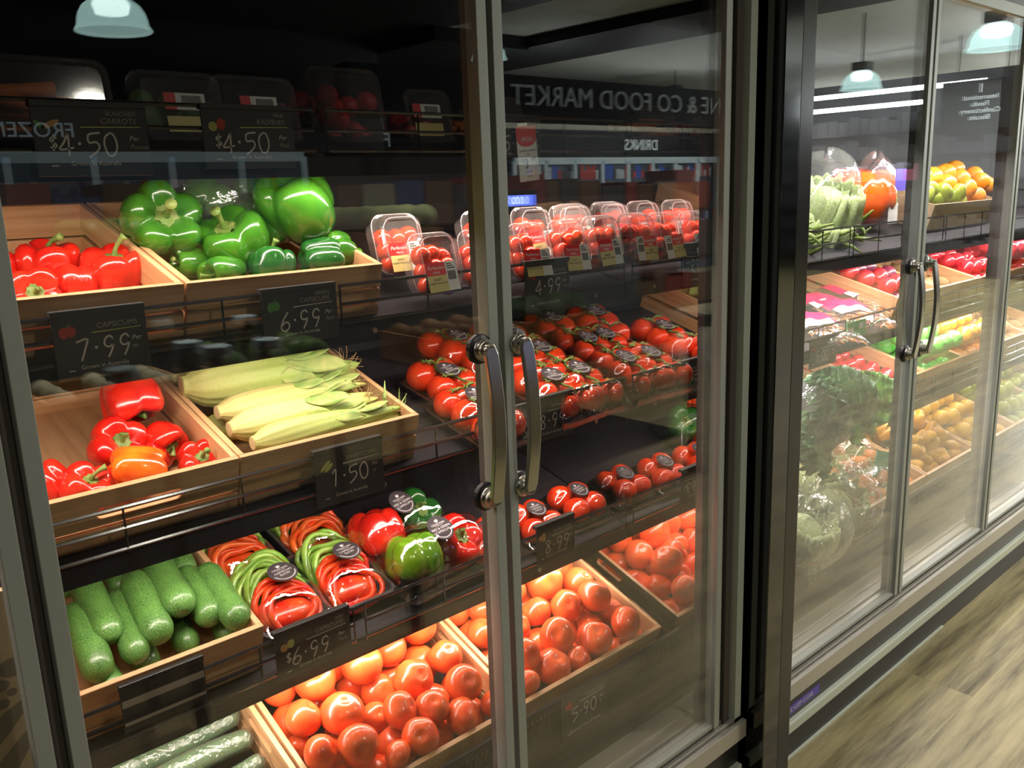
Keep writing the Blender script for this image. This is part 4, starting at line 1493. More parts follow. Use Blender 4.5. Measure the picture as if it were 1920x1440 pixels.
def pepper_rings(n, r0, y0, y1, seed, thick=0.0035, tilt=50, W=0.10):
    rd = random.Random(seed)
    mb = MB()
    for k in range(n):
        t = k / max(1, n - 1)
        y = y0 + (y1 - y0) * t
        r = r0 * rd.uniform(0.85, 1.1)
        nl = rd.choice([3, 4]); ph = rd.uniform(0, 6)
        pts = []
        for i in range(29):
            a = 2 * math.pi * i / 28
            q = r * (1 + 0.10 * math.cos(nl * a + ph) + 0.05 * math.cos(2 * a))
            pts.append((q * math.cos(a), q * math.sin(a) * 0.92, 0))
        M = Matrix.Translation((rd.uniform(-.006, .006), y, 0.010 + r * 0.44)) @ Matrix.Rotation(R_(tilt + rd.uniform(-10, 10)), 4, 'X') @ Matrix.Rotation(rd.uniform(-.2, .2), 4, 'Y')
        mb.tube(pts, thick * rd.uniform(0.9, 1.15), 8, M, cap=False, flat=1.35)
    return mb


def slice_pack(label, M, W, L, back, front, seed):
    t = thing('capsicum_slice_pack', label, 'capsicum pack', 'wrapped trays of capsicum slices', M=M)
    tray_mb(W, L, 0.03).obj('tray', 'clam_tray', t)
    pepper_rings(7, 0.052, 0.0, L * .30, seed, thick=.0056, tilt=36).obj('capsicum_slices', back, t, smooth=True)
    pepper_rings(7, 0.050, -L * .30, -0.01, seed + 1, thick=.0060, tilt=36).obj('capsicum_slices', front, t, smooth=True)
    MB().ell((0, L * .2, 0.022), (W * .36, L * .18, 0.020)).obj('capsicum_slices', back, t, smooth=True)
    MB().ell((0, -L * .2, 0.022), (W * .36, L * .18, 0.020)).obj('capsicum_slices', front, t, smooth=True)
    balls = [(0, L * .2, 0.020, 0.060), (0.012, -L * .2, 0.020, 0.058), (-0.012, -L * .14, 0.020, 0.058), (0, L * .28, 0.018, 0.054), (0, 0, 0.020, 0.058)]
    mb, hm = membrane(W, L, balls, 0.03)
    mb.obj('film', 'film', t, smooth=True)
    sticker(t, Matrix.Translation((0.01, 0.0, max(hm(0, 0), hm(.02, .02), hm(0, -.02), hm(0, .02)) + 0.002)) @ Matrix.Rotation(0.1, 4, 'Z'), 0.0275, ['CAPSICUM', 'SLICES'])
    return t


pbr('clam_tray', (0.10, 0.09, 0.095), 0.25)
pbr('green_slice', (0.17, 0.40, 0.03), 0.28, noise=(30, (0.42, 0.62, 0.13), (1, 1, 1)), coat=0.4)
pbr('red_slice', (0.72, 0.018, 0.008), 0.28, noise=(26, (0.88, 0.10, 0.015), (1, 1, 1)), coat=0.4)
pbr('orange_slice', (0.84, 0.07, 0.01), 0.28, noise=(26, (0.92, 0.20, 0.03), (1, 1, 1)), coat=0.4)
for q, (px, py, b, f, lb) in enumerate([
    (520, 1083, 'green_slice', 'red_slice', 'wrapped tray of green and red capsicum slices beside the cucumber crate'),
    (641, 1042, 'green_slice', 'red_slice', 'wrapped tray of green and red capsicum slices next to the whole capsicum packs'),
    (436, 1003, 'green_slice', 'orange_slice', 'wrapped tray of orange-red capsicum slices at the back, beside the cucumber crate'),
    (578, 962, 'green_slice', 'orange_slice', 'wrapped tray of orange-red capsicum slices at the back, behind the right slice tray'),
]):
    P = surf(px, py, 3, 0.072)
    slice_pack(lb, pack_frame(P, 0.072, 0.02), 0.142, 0.195, b, f, 40 + 3 * q)


def duo_pack(label, M, left, right, seed):
    t = thing('capsicum_duo_pack', label, 'capsicum pack', 'wrapped red and green capsicum pairs', M=M)
    W, L = 0.240, 0.150
    tray_mb(W, L, 0.02).obj('tray', 'tray_black', t)
    r = 0.059
    for sx, kind, sd in ((-1, left, seed), (1, right, seed + 1)):
        me = capsicum_mesh(sd, kind, 4, 1.0)
        c = place('capsicum', me, frame((sx * 0.059, 0, 0.056), (sx * 0.15, -0.5, 0.8 if sx > 0 else -0.8), (1, 0, 0), r), t)
        place('stem', stem_mesh(sd, 0.3, 0.25), Matrix.Identity(4), c)
    mb, hm = membrane(W, L, [(-0.059, 0, 0.056, 0.062), (0.059, 0, 0.056, 0.062), (-0.059, 0.012, 0.056, 0.056), (0.059, -0.012, 0.056, 0.056)], 0.02)
    mb.obj('film', 'film', t, smooth=True)
    sticker(t, Matrix.Translation((0.0, -0.004, max(hm(0, 0), hm(.022, 0), hm(-.022, 0)) + 0.001)) @ Matrix.Rotation(R_(22), 4, 'X'), 0.029, ['RED & GREEN', 'CAPSICUM'])
    return t


duo_pack('wrapped pair of capsicums, red on the left and dark green on the right', pack_frame(surf(748, 962, 3, 0.085), 0.085, 0.22), 'red_capsicum', 'dark_green_capsicum', 61)
duo_pack('wrapped capsicum pair, yellow-green on the left, red on the right, at the shelf front', pack_frame(surf(820, 1010, 3, 0.085), 0.085, 0.10), 'lime_capsicum', 'red_capsicum', 64)


# ------------------------------------------------------------------ clamshell punnets of cherry tomatoes
def rrect(w, h, r, z, n=5):
    pts = []
    for (sx, sy, a0) in ((1, 1, 0), (-1, 1, 90), (-1, -1, 180), (1, -1, 270)):
        for k in range(n + 1):
            a = R_(a0 + 90 * k / n)
            pts.append((sx * (w / 2 - r) + r * math.cos(a), sy * (h / 2 - r) + r * math.sin(a), z))
    return pts


def shell(rings, mb=None, cap0=True, cap1=True):
    mb = mb or MB()
    n = len(rings[0])
    vs = [p for r in rings for p in r]
    fs = []
    for i in range(len(rings) - 1):
        for k in range(n):
            fs.append((i * n + k, i * n + (k + 1) % n, (i + 1) * n + (k + 1) % n, (i + 1) * n + k))
    if cap0: fs.append(tuple(range(n))[::-1])
    if cap1: fs.append(tuple((len(rings) - 1) * n + k for k in range(n)))
    mb.add(vs, fs)
    return mb


def punnet(M, label, seed, group, w=0.104, h=0.112, d=0.060, content='tomato', lab=True):
    rd = random.Random(seed)
    t = thing('tomato_punnet', label, 'punnet', group, M=M)
    r = 0.024
    shell([rrect(w - .022, h - .022, r - .006, 0.0), rrect(w - .014, h - .014, r - .004, 0.004), rrect(w - .006, h - .006, r, d * .55), rrect(w, h, r, d * .56), rrect(w, h, r, d * .62)], cap1=False).obj('base_shell', 'clam_plastic', t, smooth=False)
    shell([rrect(w + .002, h + .002, r, d * .60), rrect(w + .002, h + .002, r, d * .66), rrect(w - .006, h - .006, r, d * .67), rrect(w - .012, h - .012, r - .004, d * .92), rrect(w - .018, h - .018, r - .006, d),
           rrect(w - .030, h - .030, r - .010, d), rrect(w - .034, h - .034, r - .011, d - .003)], cap0=False).obj('lid', 'clam_plastic', t, smooth=False)
    rim = MB()
    for (z, q, rr_) in ((d * .61, 0.0005, 0.0012), (d * .985, -.021, 0.0008)):
        pts = rrect(w + q, h + q, r, z); pts.append(pts[0]); pts = pts
        rim.tube(pts, rr_, 5, cap=False)
    rim.obj('rim', 'clam_rim', t, smooth=True)
    k = 0
    for j in range(3):
        for i in range(3):
            if rd.random() < 0.06 and j == 2: continue
            rr_ = rd.uniform(0.0165, 0.0195)
            x = (i - 1) * 0.028 + rd.uniform(-.003, .003); y = -0.037 + j * 0.0255 + rd.uniform(-.004, .004)
            place('tomato', CHERRY[0], frame((x, y, 0.026 + rd.uniform(0, .012)), (rd.gauss(0, 1), rd.gauss(0, 1), 1), (1, 0, 0), rr_), t)
    if lab:
        L = bpy.data.objects.new('paper_label', LBL[0]); col.objects.link(L); L.parent = t
        L.matrix_local = Matrix.Translation((rd.uniform(-.004, .004), -0.026, d + 0.0006)) @ Matrix.Rotation(rd.uniform(-.06, .06), 4, 'Z')
        T_ = bpy.data.objects.new('label_text', LBL[1]); col.objects.link(T_); T_.parent = L
    return t


lm = MB()
lm.quad((-.036, 0.0, 0), (0.008, 0.0, 0), (0.008, 0.024, 0), (-.036, 0.024, 0), mat=0)
lm.quad((-.036, -.030, 0), (0.008, -.030, 0), (0.008, 0.0, 0), (-.036, 0.0, 0), mat=1)
lm.quad((0.008, -.030, 0), (0.034, -.030, 0), (0.034, 0.024, 0), (0.008, 0.024, 0), mat=2)
tm = MB()
tm.text('Perfection', .0092, -.014, .011, .0005, align='CENTER', shear=.3)
tm.text('FRESH', .0060, -.014, .003, .0005, align='CENTER')
tm.text('SWEET', .0058, -.014, -.010, .0005, align='CENTER', mat=1)
tm.text('CHERRY TOMATOES', .0046, -.014, -.016, .0005, align='CENTER', mat=1)
for k in range(12):
    tm.box(0.011 + k * .0016, 0.011 + k * .0016 + (0.0006 if k % 3 else .0011), -.010, .006, .0003, .0006, mat=1)
for k in range(3):
    tm.quad((.011, .010 + k * .004, .0005), (.030 - k * .004, .010 + k * .004, .0005), (.030 - k * .004, .012 + k * .004, .0005), (.011, .012 + k * .004, .0005), mat=1)
LBL = [lm.mesh('paper_label', ['brand_red', 'yellow_paper', 'white_paper']), tm.mesh('label_text', ['white_paper', 'black_ink'])]

GP = 'clear punnets of cherry tomatoes'
PU = R_(76)
pn = Vector((0, -math.sin(PU), math.cos(PU)))
front = []; backr = []
tops = [(782, 447, .30), (872, 440, .30), (960, 428, .30), (1034, 421, .30), (1098, 414, .30), (1155, 409, .30)]
for q, (px, py, y) in enumerate(tops):
    P = at_y(px, py, y)
    P.x = min(P.x, 1.44)
    M = frame(P - Vector((0, math.cos(PU) , math.sin(PU))) * 0.055, pn, (1, 0, 0))
    punnet(M, 'clear punnet of cherry tomatoes, front row, %s from the left' % ORD[q], 70 + q, GP)
tops = [(716, 412, .385), (877, 405, .385), (967, 398, .385), (1036, 394, .385), (1099, 388, .385), (1158, 385, .385), (1207, 382, .385)]
for q, (px, py, y) in enumerate(tops):
    P = at_y(px, py, y)
    P.x = min(P.x, 1.44)
    M = frame(P - Vector((0, math.cos(PU), math.sin(PU))) * 0.055, pn, (1, 0, 0))
    punnet(M, 'clear punnet of cherry tomatoes, back row, %s from the left' % ORD[q], 90 + q, GP)

# ================================================================== PRICE TAGS


def icon(mb_mats, kind):
    """little chalk drawing of the produce: list of (shape, material)"""
    mb = MB()
    if kind == 'capsicum':
        mb.disc((-.004, 0, 0), .0055, 14, ry=.007, mat=0); mb.disc((.004, 0.001, .0001), .0055, 14, ry=.0065, mat=0); mb.quad((-.001, .006, .0002), (.001, .006, .0002), (.004, .011, .0002), (.002, .011, .0002), mat=1)
    elif kind == 'corn':
        M = Matrix.Rotation(R_(40), 4, 'Z')
        mb.disc((0, 0, 0), .011, 16, M, ry=.0032, mat=0); mb.disc((0.002, -.006, 0), .009, 16, M, ry=.0028, mat=0)
    elif kind == 'carrot':
        mb.disc((0, 0, 0), .011, 14, Matrix.Rotation(R_(25), 4, 'Z'), ry=.0032, mat=0); mb.disc((.008, .008, 0), .007, 12, Matrix.Rotation(R_(140), 4, 'Z'), ry=.003, mat=1)
    elif kind == 'duo':
        mb.disc((-.005, -.002, 0), .006, 14, mat=0); mb.disc((.006, .001, 0), .006, 14, ry=.007, mat=1)
    else:
        for (x, y) in ((-.005, 0), (.003, .004), (.004, -.003)):
            mb.disc((x, y, 0.0001 * x), .0052, 14, mat=0)
    return mb


pbr('icon_red', (0.40, 0.045, 0.025), 0.9)
pbr('icon_green', (0.08, 0.22, 0.04), 0.9)
pbr('icon_yellow', (0.40, 0.38, 0.10), 0.9)
pbr('icon_tan', (0.45, 0.25, 0.09), 0.9)


def price_tag(label, px, py, y, price, name_lines, per, origin='Grown in Australia', ic='tomato', icm=('icon_red', 'icon_green'), W=0.128, H=0.100, dollar=False, lip=True, x=None, z=None, group=None, yellow=False):
    P = at_y(px, py, y)
    if x is not None: P.x = x
    M = Matrix(((1, 0, 0), (0, 0, 1), (0, -1, 0))).transposed().to_4x4()
    M.translation = P
    t = thing('price_tag', label, 'price tag', group, M=M)
    mb = MB()
    mb.box(0, W, -H, 0, -0.002, 0.0)
    if lip:
        mb.box(0, W, -0.004, 0.004, -0.012, 0.0015)
    mb.obj('board', 'chalkboard', t, bevel=0.001)
    wr = MB(); z_ = 0.0008
    for i, s in enumerate(name_lines):
        wr.text(s, .0105 if i == len(name_lines) - 1 else .0085, W * .90, -.024 - (.0 if i == len(name_lines) - 1 else -.010), z_, align='RIGHT', shear=.15, mat=1)
    wr.add([(W * .40, -.0300, z_), (W * .93, -.0285, z_), (W * .93, -.0273, z_), (W * .40, -.0284, z_)], [(0, 1, 2, 3)], mat=2 if yellow else 0)
    # chalk price, stroked like handwriting
    X = W * (.22 if not dollar else .20)
    if dollar:
        strokes(wr, '$', W * .12, -.058, .018, z_, .0011)
    for ch in price:
        if ch == '.':
            wr.disc((X + .004, -.050, z_), .0021, 12); X += .013
        else:
            strokes(wr, ch, X, -.066, .030, z_, .00125); X += .0215
    wr.text('Per', .0095, W * .82, -.046, z_, shear=.3, mat=0)
    wr.text(per, .0090, W * .82, -.057, z_, shear=.3, mat=1)
    wr.text(origin, .0082, W * .50, -H + .014, z_, align='CENTER', mat=0)
    wr.quad((W * .12, -H + .013, z_), (W * .18, -H + .013, z_), (W * .18, -H + .0145, z_), (W * .12, -H + .0145, z_))
    wr.obj('writing', ['chalk', 'chalk_dim', 'chalk_yellow'], t)
    icon(None, ic).obj('drawing', list(icm), t, M=Matrix.Translation((W * .15, -.026, .0008)) @ Matrix.Scale(1.15, 4))
    return t


GL = {  # strokes on a 1 high grid (x 0..0.6)
    '0': [[(.30, 1), (.08, .8), (.03, .45), (.15, .08), (.35, .02), (.53, .25), (.56, .6), (.45, .92), (.30, 1)]],
    '1': [[(.08, .78), (.30, 1), (.28, .5), (.22, 0)]],
    '3': [[(.05, .9), (.3, 1), (.5, .82), (.4, .6), (.2, .52), (.45, .4), (.5, .15), (.25, 0), (.02, .1)]],
    '4': [[(.42, 1), (.22, .6), (.02, .28), (.60, .36)], [(.42, 1), (.40, .5), (.38, 0)]],
    '5': [[(.60, 1.0), (.12, .92), (.10, .58), (.40, .60), (.52, .42), (.40, .20), (.04, -.06)]],
    '6': [[(.48, 1), (.18, .6), (.03, .25), (.10, .04), (.32, .02), (.50, .22), (.46, .42), (.26, .46), (.10, .30)]],
    '7': [[(.02, .86), (.50, .96), (.36, .5), (.16, 0)]],
    '8': [[(.46, .86), (.25, 1), (.10, .82), (.25, .58), (.44, .32), (.30, .04), (.06, .14), (.12, .40), (.36, .62), (.50, .84)]],
    '9': [[(.50, .78), (.34, .98), (.12, .86), (.08, .60), (.26, .48), (.46, .62), (.52, .86), (.40, .40), (.18, 0)]],
    '$': [[(.55, .80), (.3, .88), (.10, .70), (.3, .5), (.5, .32), (.3, .12), (.05, .2)], [(.34, 1.05), (.26, -.08)]],
}


def strokes(mb, ch, x, y, s, z, w):
    for st in GL[ch]:
        # Catmull-Rom smoothing
        P = [Vector((p[0] * s + x, p[1] * s + y, z)) for p in st]
        pts = []
        for i in range(len(P) - 1):
            p0 = P[max(i - 1, 0)]; p1 = P[i]; p2 = P[i + 1]; p3 = P[min(i + 2, len(P) - 1)]
            for k in range(5):
                t = k / 5
                pts.append(0.5 * ((2 * p1) + (p2 - p0) * t + (2 * p0 - 5 * p1 + 4 * p2 - p3) * t * t + (3 * p1 - p0 - 3 * p2 + p3) * t ** 3))
        pts.append(P[-1])
        vs = []; fs = []
        for i, p in enumerate(pts):
            d = (pts[min(i + 1, len(pts) - 1)] - pts[max(i - 1, 0)])
            n = Vector((-d.y, d.x, 0)).normalized() * w
            vs += [p + n, p - n]
        for i in range(len(pts) - 1):
            fs.append((2 * i, 2 * i + 1, 2 * i + 3, 2 * i + 2))
        mb.add(vs, fs)


YT = 0.219
price_tag('chalkboard price tag reading $4.50 for bunched carrots, on the dark top shelf at left', 52, 192, YT, '4.50', ['BUNCHED', 'CARROTS'], 'Punnet', ic='carrot', icm=('icon_tan', 'icon_green'), W=.146, H=.092, dollar=True, yellow=True)
price_tag('chalkboard price tag reading $4.50 per pack, second from left on the top shelf', 374, 198, YT, '4.50', ['PINK', 'RADISHES'], 'Pack', ic='duo', icm=('icon_yellow', 'icon_red'), W=.146, H=.088, dollar=True, yellow=True)
price_tag('chalkboard price tag half hidden behind the red special ticket', 920, 216, YT, '5.50', ['STRAW', 'BERRIES'], 'Pack', W=.128, H=.085)
price_tag('chalkboard price tag reading 7.99 for capsicums, below the top left crate', 92, 592, YT, '7.99', ['CAPSICUMS'], 'ea', ic='capsicum', W=.124, H=.092, yellow=True)
price_tag('chalkboard price tag reading 6.99 for green capsicums', 487, 548, YT, '6.99', ['GREEN', 'CAPSICUMS'], 'Pack', ic='capsicum', icm=('icon_green', 'icon_green'), W=.135, H=.088)
price_tag('chalkboard price tag reading 4.99 for the cherry tomato punnets', 983, 494, YT, '4.99', ['TOMATOES'], 'Punnet', W=.128, H=.100)
price_tag('chalkboard price tag reading 1.50 for sweet corn', 587, 852, YT, '1.50', ['SWEETCORN'], 'kg', ic='corn', icm=('icon_yellow', 'icon_green'), W=.137, H=.098)
price_tag('chalkboard price tag reading 8.99 below the truss tomatoes', 993, 754, YT, '8.99', ['TRUSS', 'TOMATOES'], 'kg', icm=('icon_tan', 'icon_green'), W=.128, H=.092)
price_tag('chalkboard price tag reading $6.99 for red and green capsicums', 513, 1193, YT, '6.99', ['RED', 'CAPSICUMS'], 'Pack', ic='duo', icm=('icon_tan', 'icon_yellow'), W=.146, H=.088, dollar=True)
price_tag('chalkboard price tag reading 8.99 below the tomato four-packs', 1005, 992, YT, '8.99', ['TOMATOES'], 'kg', icm=('icon_tan', 'icon_green'), W=.118, H=.088)
price_tag('chalkboard price tag reading 5.90 product of Australia on the fridge floor front', 1052, 1312, 0.088, '5.90', ['TOMATOES'], 'kg', origin='PRODUCT OF AUSTRALIA', W=.140, H=.105, lip=False)
price_tag('chalkboard price tag at the lower left of the far fridge', 1462, 1075, 0.088, '9.90', ['BEETROOT'], 'ea', origin='Product of Australia', ic='duo', W=.140, H=.100, lip=False, x=2.10)
price_tag('chalkboard price tag below the pink salad bags in the far fridge', 1492, 648, YT, '5.00', ['SALAD'], 'Pack', W=.16, H=.085, x=2.30)

# kick-panel sticker and pale edge strip at the floor
p_ = at_y(1462, 1338, -0.0125)
st_ = MB().box(p_.x, p_.x + .20, -.0132, -.012, .146, .170).obj('warning_sticker', 'purple_label')
tag(st_, 'small blue and white sticker on the black kick panel of the far fridge', 'sticker')
mb = MB(); mb.text('PLEASE KEEP CLEAR', .018, .008, .006, 0)
mb.obj('writing', 'white_paper', st_, M=Matrix.Translation((p_.x, -.0136, .146)) @ Matrix(((1, 0, 0), (0, 0, 1), (0, -1, 0))).transposed().to_4x4())
MB().box(0, 1.10, -.006, 0, 0, .006).obj('edge_strip', 'white_trim', F2)
# empty tag holder clipped to the cucumber crate
P = at_y(222, 1292, YT - .004)
M = Matrix(((1, 0, 0), (0, 0, 1), (0, -1, 0))).transposed().to_4x4(); M.translation = P
t = thing('tag_holder', 'empty black tag holder with pale strips on the front of the cucumber crate', 'tag holder', M=M)
mb = MB().box(0, .128, -.076, 0, -.002, 0.0).box(0, .128, -.006, .003, -.006, .003)
mb.obj('board', 'black_plastic', t, bevel=.0008)
MB().box(.002, .126, -.034, -.023, .0, .0012).box(.002, .126, -.064, -.059, 0, .0012).obj('paper_strip', 'grey_strip' if False else 'chalk_dim', t)

# red special ticket
P = at_y(966, 238, 0.205)
M = Matrix(((1, 0, 0), (0, 0, 1), (0, -1, 0))).transposed().to_4x4() @ Matrix.Rotation(R_(5), 4, 'Z'); M.translation = P
t = thing('special_ticket', 'white paper ticket with a red SPECIAL heading, hanging from the dark top shelf', 'price ticket', M=M)
mb = MB().box(0, .052, -.102, 0, -.0006, 0, mat=0)
mb.add([(0, 0, .0004), (0, -.022, .0004)] + [(.026 - .026 * math.cos(math.pi * k / 12), -.022 - .016 * math.sin(math.pi * k / 12), .0004) for k in range(1, 12)] + [(.052, -.022, .0004), (.052, 0, .0004)], [tuple(range(15))], mat=1)
mb.box(.006, .032, -.012, .006, -.003, -.0007, mat=0)
mb.obj('paper', ['white_paper', 'red_paper'], t)
mb = MB()
mb.text('SPECIAL', .0105, .027, -.028, .0010, align='CENTER', mat=0, sx=.85)
mb.text('TOMATO CHERRY', .0052, .026, -.047, .0008, align='CENTER', mat=1)
mb.text('250g', .0052, .026, -.054, .0008, align='CENTER', mat=1)
mb.text('$', .010, .010, -.066, .0008, mat=1)
mb.text('3', .026, .017, -.078, .0008, mat=1, sx=.8)
mb.text('.49', .012, .031, -.066, .0008, mat=1)
mb.text('SAVE 50c', .0045, .026, -.086, .0008, align='CENTER', mat=1)
mb.text('per 100g', .0036, .026, -.094, .0008, align='CENTER', mat=1)
mb.obj('writing', ['white_paper', 'black_ink'], t)

# ================================================================== DARK TOP SHELF: big clear boxes


def clam_box(label, x, w, h, kind, seed, y0=0.262, d=0.12, lab=True):
    rd = random.Random(seed)
    z = SH[0] + 0.010
    M = Matrix.Translation((x + w / 2, y0, z)) @ Matrix.Rotation(R_(90), 4, 'X')
    # local: x right, y up, z toward viewer
    t = thing('clear_produce_box', label, 'produce box', 'clear boxes on the dark top shelf', M=Matrix.Translation((x + w / 2, y0 + .06, z)) @ Matrix.Rotation(R_(90 - 12), 4, 'X'))
    rr = lambda a, b, r, zz: [(p[0], p[1] + h / 2, zz) for p in rrect(a, b, r, zz)]
    shell([rr(w - .03, h - .03, .015, -d), rr(w - .006, h - .006, .02, -.02), rr(w, h, .02, -.018), rr(w, h, .02, -.010), rr(w - .012, h - .012, .018, -.008), rr(w - .03, h - .03, .014, .0)]).obj('shell', 'clam_plastic', t)
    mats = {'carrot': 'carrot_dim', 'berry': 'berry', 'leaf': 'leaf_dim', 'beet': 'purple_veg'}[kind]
    mb = MB()
    for k in range(16):
        c = (rd.uniform(-w * .38, w * .38), rd.uniform(.02, h * .72), rd.uniform(-d * .8, -.03))
        if kind == 'carrot':
            a = rd.uniform(-.3, .3)
            mb.tube([(c[0] - .05, c[1], c[2]), (c[0], c[1] + a * .03, c[2]), (c[0] + .05, c[1] + a * .05, c[2])], [.006, .010, .012], 8)
        else:
            mb.ell(c, rd.uniform(.014, .024), 10, 7)
    mb.obj('contents', mats, t, smooth=True)
    if lab:
        lb = MB(); q = rd.uniform(-.02, .02)
        lb.box(q - .03, q + .035, .028, .052, .0003, .0012, mat=0)
        lb.box(q - .03, q + .035, .062, .088, .0003, .0012, mat=1)
        lb.box(q - .03, q - .012, .062, .088, .0012, .0016, mat=2)
        lb.obj('paper_label', ['yellow_paper', 'white_paper', 'red_paper'], t)
        bc = MB()
        for k in range(14):
            bc.box(q + k * .0022 - .002, q + k * .0022 - .001, .066, .084, .0016, .0019)
        bc.obj('barcode', 'black_ink', t)
    return t


pbr('carrot_dim', (0.55, 0.13, 0.015), 0.5)  # carrot colour darkened for the unlit top shelf; shade put into colour
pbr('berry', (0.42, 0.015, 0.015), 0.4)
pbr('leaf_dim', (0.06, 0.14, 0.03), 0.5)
X0 = at_y(-40, 200, .26).x
for q, (px, w, h, kd, lb, lab) in enumerate([
    (-60, .20, .135, 'carrot', 'clear box of carrots, behind the bunched carrots tag', False),
    (268, .145, .125, 'leaf', 'clear box of green leaves with a red and yellow label', True),
    (425, .150, .125, 'beet', 'clear box with a red, white and yellow barcode label, behind the second tag', True),
    (612, .150, .150, 'berry', 'tallest clear box of red berries on the dark top shelf', False),
    (790, .110, .120, 'berry', 'clear box of red berries with a white label, left of the middle door stile', True),
    (915, .14, .115, 'carrot', 'clear box of carrots behind the special ticket', False),
]):
    xx = at_y(px, 200, .30).x
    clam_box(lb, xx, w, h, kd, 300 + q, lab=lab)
# ================================================================== FAR FRIDGE CONTENTS
x2 = at_y(1685, 558, YF).x + 0.345
Wc = 0.345
crN = make_crate('wooden crate of nectarines, left of the kiwifruit crate in the far fridge', x2 - Wc, YF, 1.098, Wc, 0.40, TILT, G)
crK = make_crate('wooden crate of kiwifruit in the far fridge', x2 + .004, YF, 1.098, Wc, 0.40, TILT, G, side_hole=True)
crT = make_crate('wooden crate of red apples, right of the kiwifruit in the far fridge', x2 + Wc + .008, YF, 1.098, Wc, 0.40, TILT, G, side_hole=True)
crU = make_crate('wooden crate of red apples furthest right on the middle shelf of the far fridge', x2 + 2 * Wc + .012, YF, 1.098, Wc, 0.40, TILT, G)
x3 = at_y(1655, 719, YF).x
crP = make_crate('wooden crate of small red plums, left of the green apples in the far fridge', x3, YF, 0.803, Wc, 0.40, TILT, G)
crA = make_crate('wooden crate of green apples in the far fridge', x3 + Wc + .004, YF, 0.803, Wc, 0.40, TILT, G)
crO = make_crate('wooden crate of oranges, right of the green apples in the far fridge', x3 + 2 * Wc + .008, YF, 0.803, Wc, 0.40, TILT, G)
crB = make_crate('wooden crate of brown potatoes in the far fridge', x3 + 3 * Wc + .012, YF, 0.803, Wc, 0.40, TILT, G)
crS = make_crate('wooden crate of loose potatoes furthest right in the far fridge', x3 + 4 * Wc + .016, YF, 0.803, Wc, 0.40, TILT, G)

FR = {}


def fruit_mesh(kind, mat, i):
    key = (kind, mat, i)
    if key in FR: return FR[key]
    rd = random.Random(str(key))
    sh = {'round': (1, .95, .10, 0), 'kiwi': (1, 1.25, 0, 0), 'pear': (1, 1.15, .05, .25), 'potato': (1, 1.3, 0, 0), 'apple': (1, .90, .22, 0), 'orange': (1, .97, .03, 0), 'capsi': (1, 1, 0.3, 0)}[kind]
    prof = []
    for k in range(15):
        t = math.pi * (0.02 + .96 * k / 14)
        r = math.sin(t) ** .92 * sh[0]
        z = math.cos(t) * sh[1]
        if k < 5: z -= sh[2] * math.exp(-(r / .25) ** 2)
        if sh[3] and z > 0: r *= 1 - sh[3] * z; z *= 1.15
        prof.append((r, z))
    p1 = rd.uniform(0, 6)
    FR[key] = MB().lathe(prof, 24, fn=lambda a, i_, r, z: (r * (1 + .035 * math.cos(2 * a + p1) + (.06 * math.sin(a + 3 * z) if kind == 'potato' else 0)), z)).mesh(kind, mat, True)
    return FR[key]


def fruit_fill(crate, name, kind, mat, r, nx, ny, layers, fmt, cat, group, W=Wc, L=0.40, seed=1, jit=0.008, mats=None, top=0.03):
    rd = random.Random(seed)
    m = crate.matrix_world
    items = []
    for l in range(layers):
        for i in range(nx - (l % 2)):
            for j in range(ny - (l % 2)):
                o = 0.5 * (l % 2)
                C = m @ Vector((0.010 + r + (W - .02 - 2 * r) * (i + o) / max(1, nx - 1) + rd.uniform(-jit, jit), .012 + r + (L - .024 - 2 * r) * (j + o) / max(1, ny - 1) + rd.uniform(-jit, jit), .008 + r + l * r * 1.45))
                items.append([C, r * rd.uniform(.92, 1.06), 1.0 if l == 0 else .5])
    relax(items, crate_planes(crate, W, L), 30)
    out = []
    for (C, rr_, _) in items:
        mt = mat if not mats else mats[0] if rd.random() < .75 else mats[1]
        ax = (rd.gauss(0, .6), rd.gauss(-.3, .6), rd.gauss(.5, .6)) if kind != 'kiwi' else (rd.gauss(0, 1), rd.gauss(0, 1), .1)
        o = place(name, fruit_mesh(kind, mt, rd.randrange(3)), frame(C, ax, (rd.uniform(-1, 1), rd.uniform(-1, 1), .2), rr_ * .93))
        tag(o, None, cat, group); out.append(o)
    bpy.context.view_layer.update()
    rowlabels(out, fmt, depth=0.05)


fruit_fill(crN, 'nectarine', 'round', 'nectarine', .036, 4, 5, 2, 'nectarine in its crate in the far fridge, {row}, {nth}', 'nectarine', 'nectarines in the far fridge', mats=['nectarine', 'plum'], seed=2)
fruit_fill(crK, 'kiwifruit', 'kiwi', 'kiwi', .030, 5, 5, 1, 'kiwifruit in its crate in the far fridge, {row}, {nth}', 'kiwifruit', 'kiwifruit in the far fridge', seed=3)
fruit_fill(crT, 'apple', 'apple', 'apple_red', .036, 4, 5, 2, 'red apple beside the kiwifruit crate, {row}, {nth}', 'apple', 'red apples beside the kiwifruit', seed=4)
fruit_fill(crU, 'apple', 'apple', 'apple_red', .038, 4, 4, 3, 'red apple in the furthest right crate, {row}, {nth}', 'apple', 'red apples furthest right', seed=5)
fruit_fill(crP, 'plum', 'round', 'apple_red', .030, 5, 6, 1, 'small red plum in its crate in the far fridge, {row}, {nth}', 'plum', 'small red plums in the far fridge', seed=6)
fruit_fill(crA, 'apple', 'apple', 'apple_green', .038, 4, 4, 3, 'green apple in the far fridge, {row}, {nth}', 'apple', 'green apples in the far fridge', seed=7)
fruit_fill(crO, 'orange', 'orange', 'orange_skin', .038, 4, 4, 3, 'orange right of the green apples, {row}, {nth}', 'orange', 'oranges beside the green apples', seed=8)
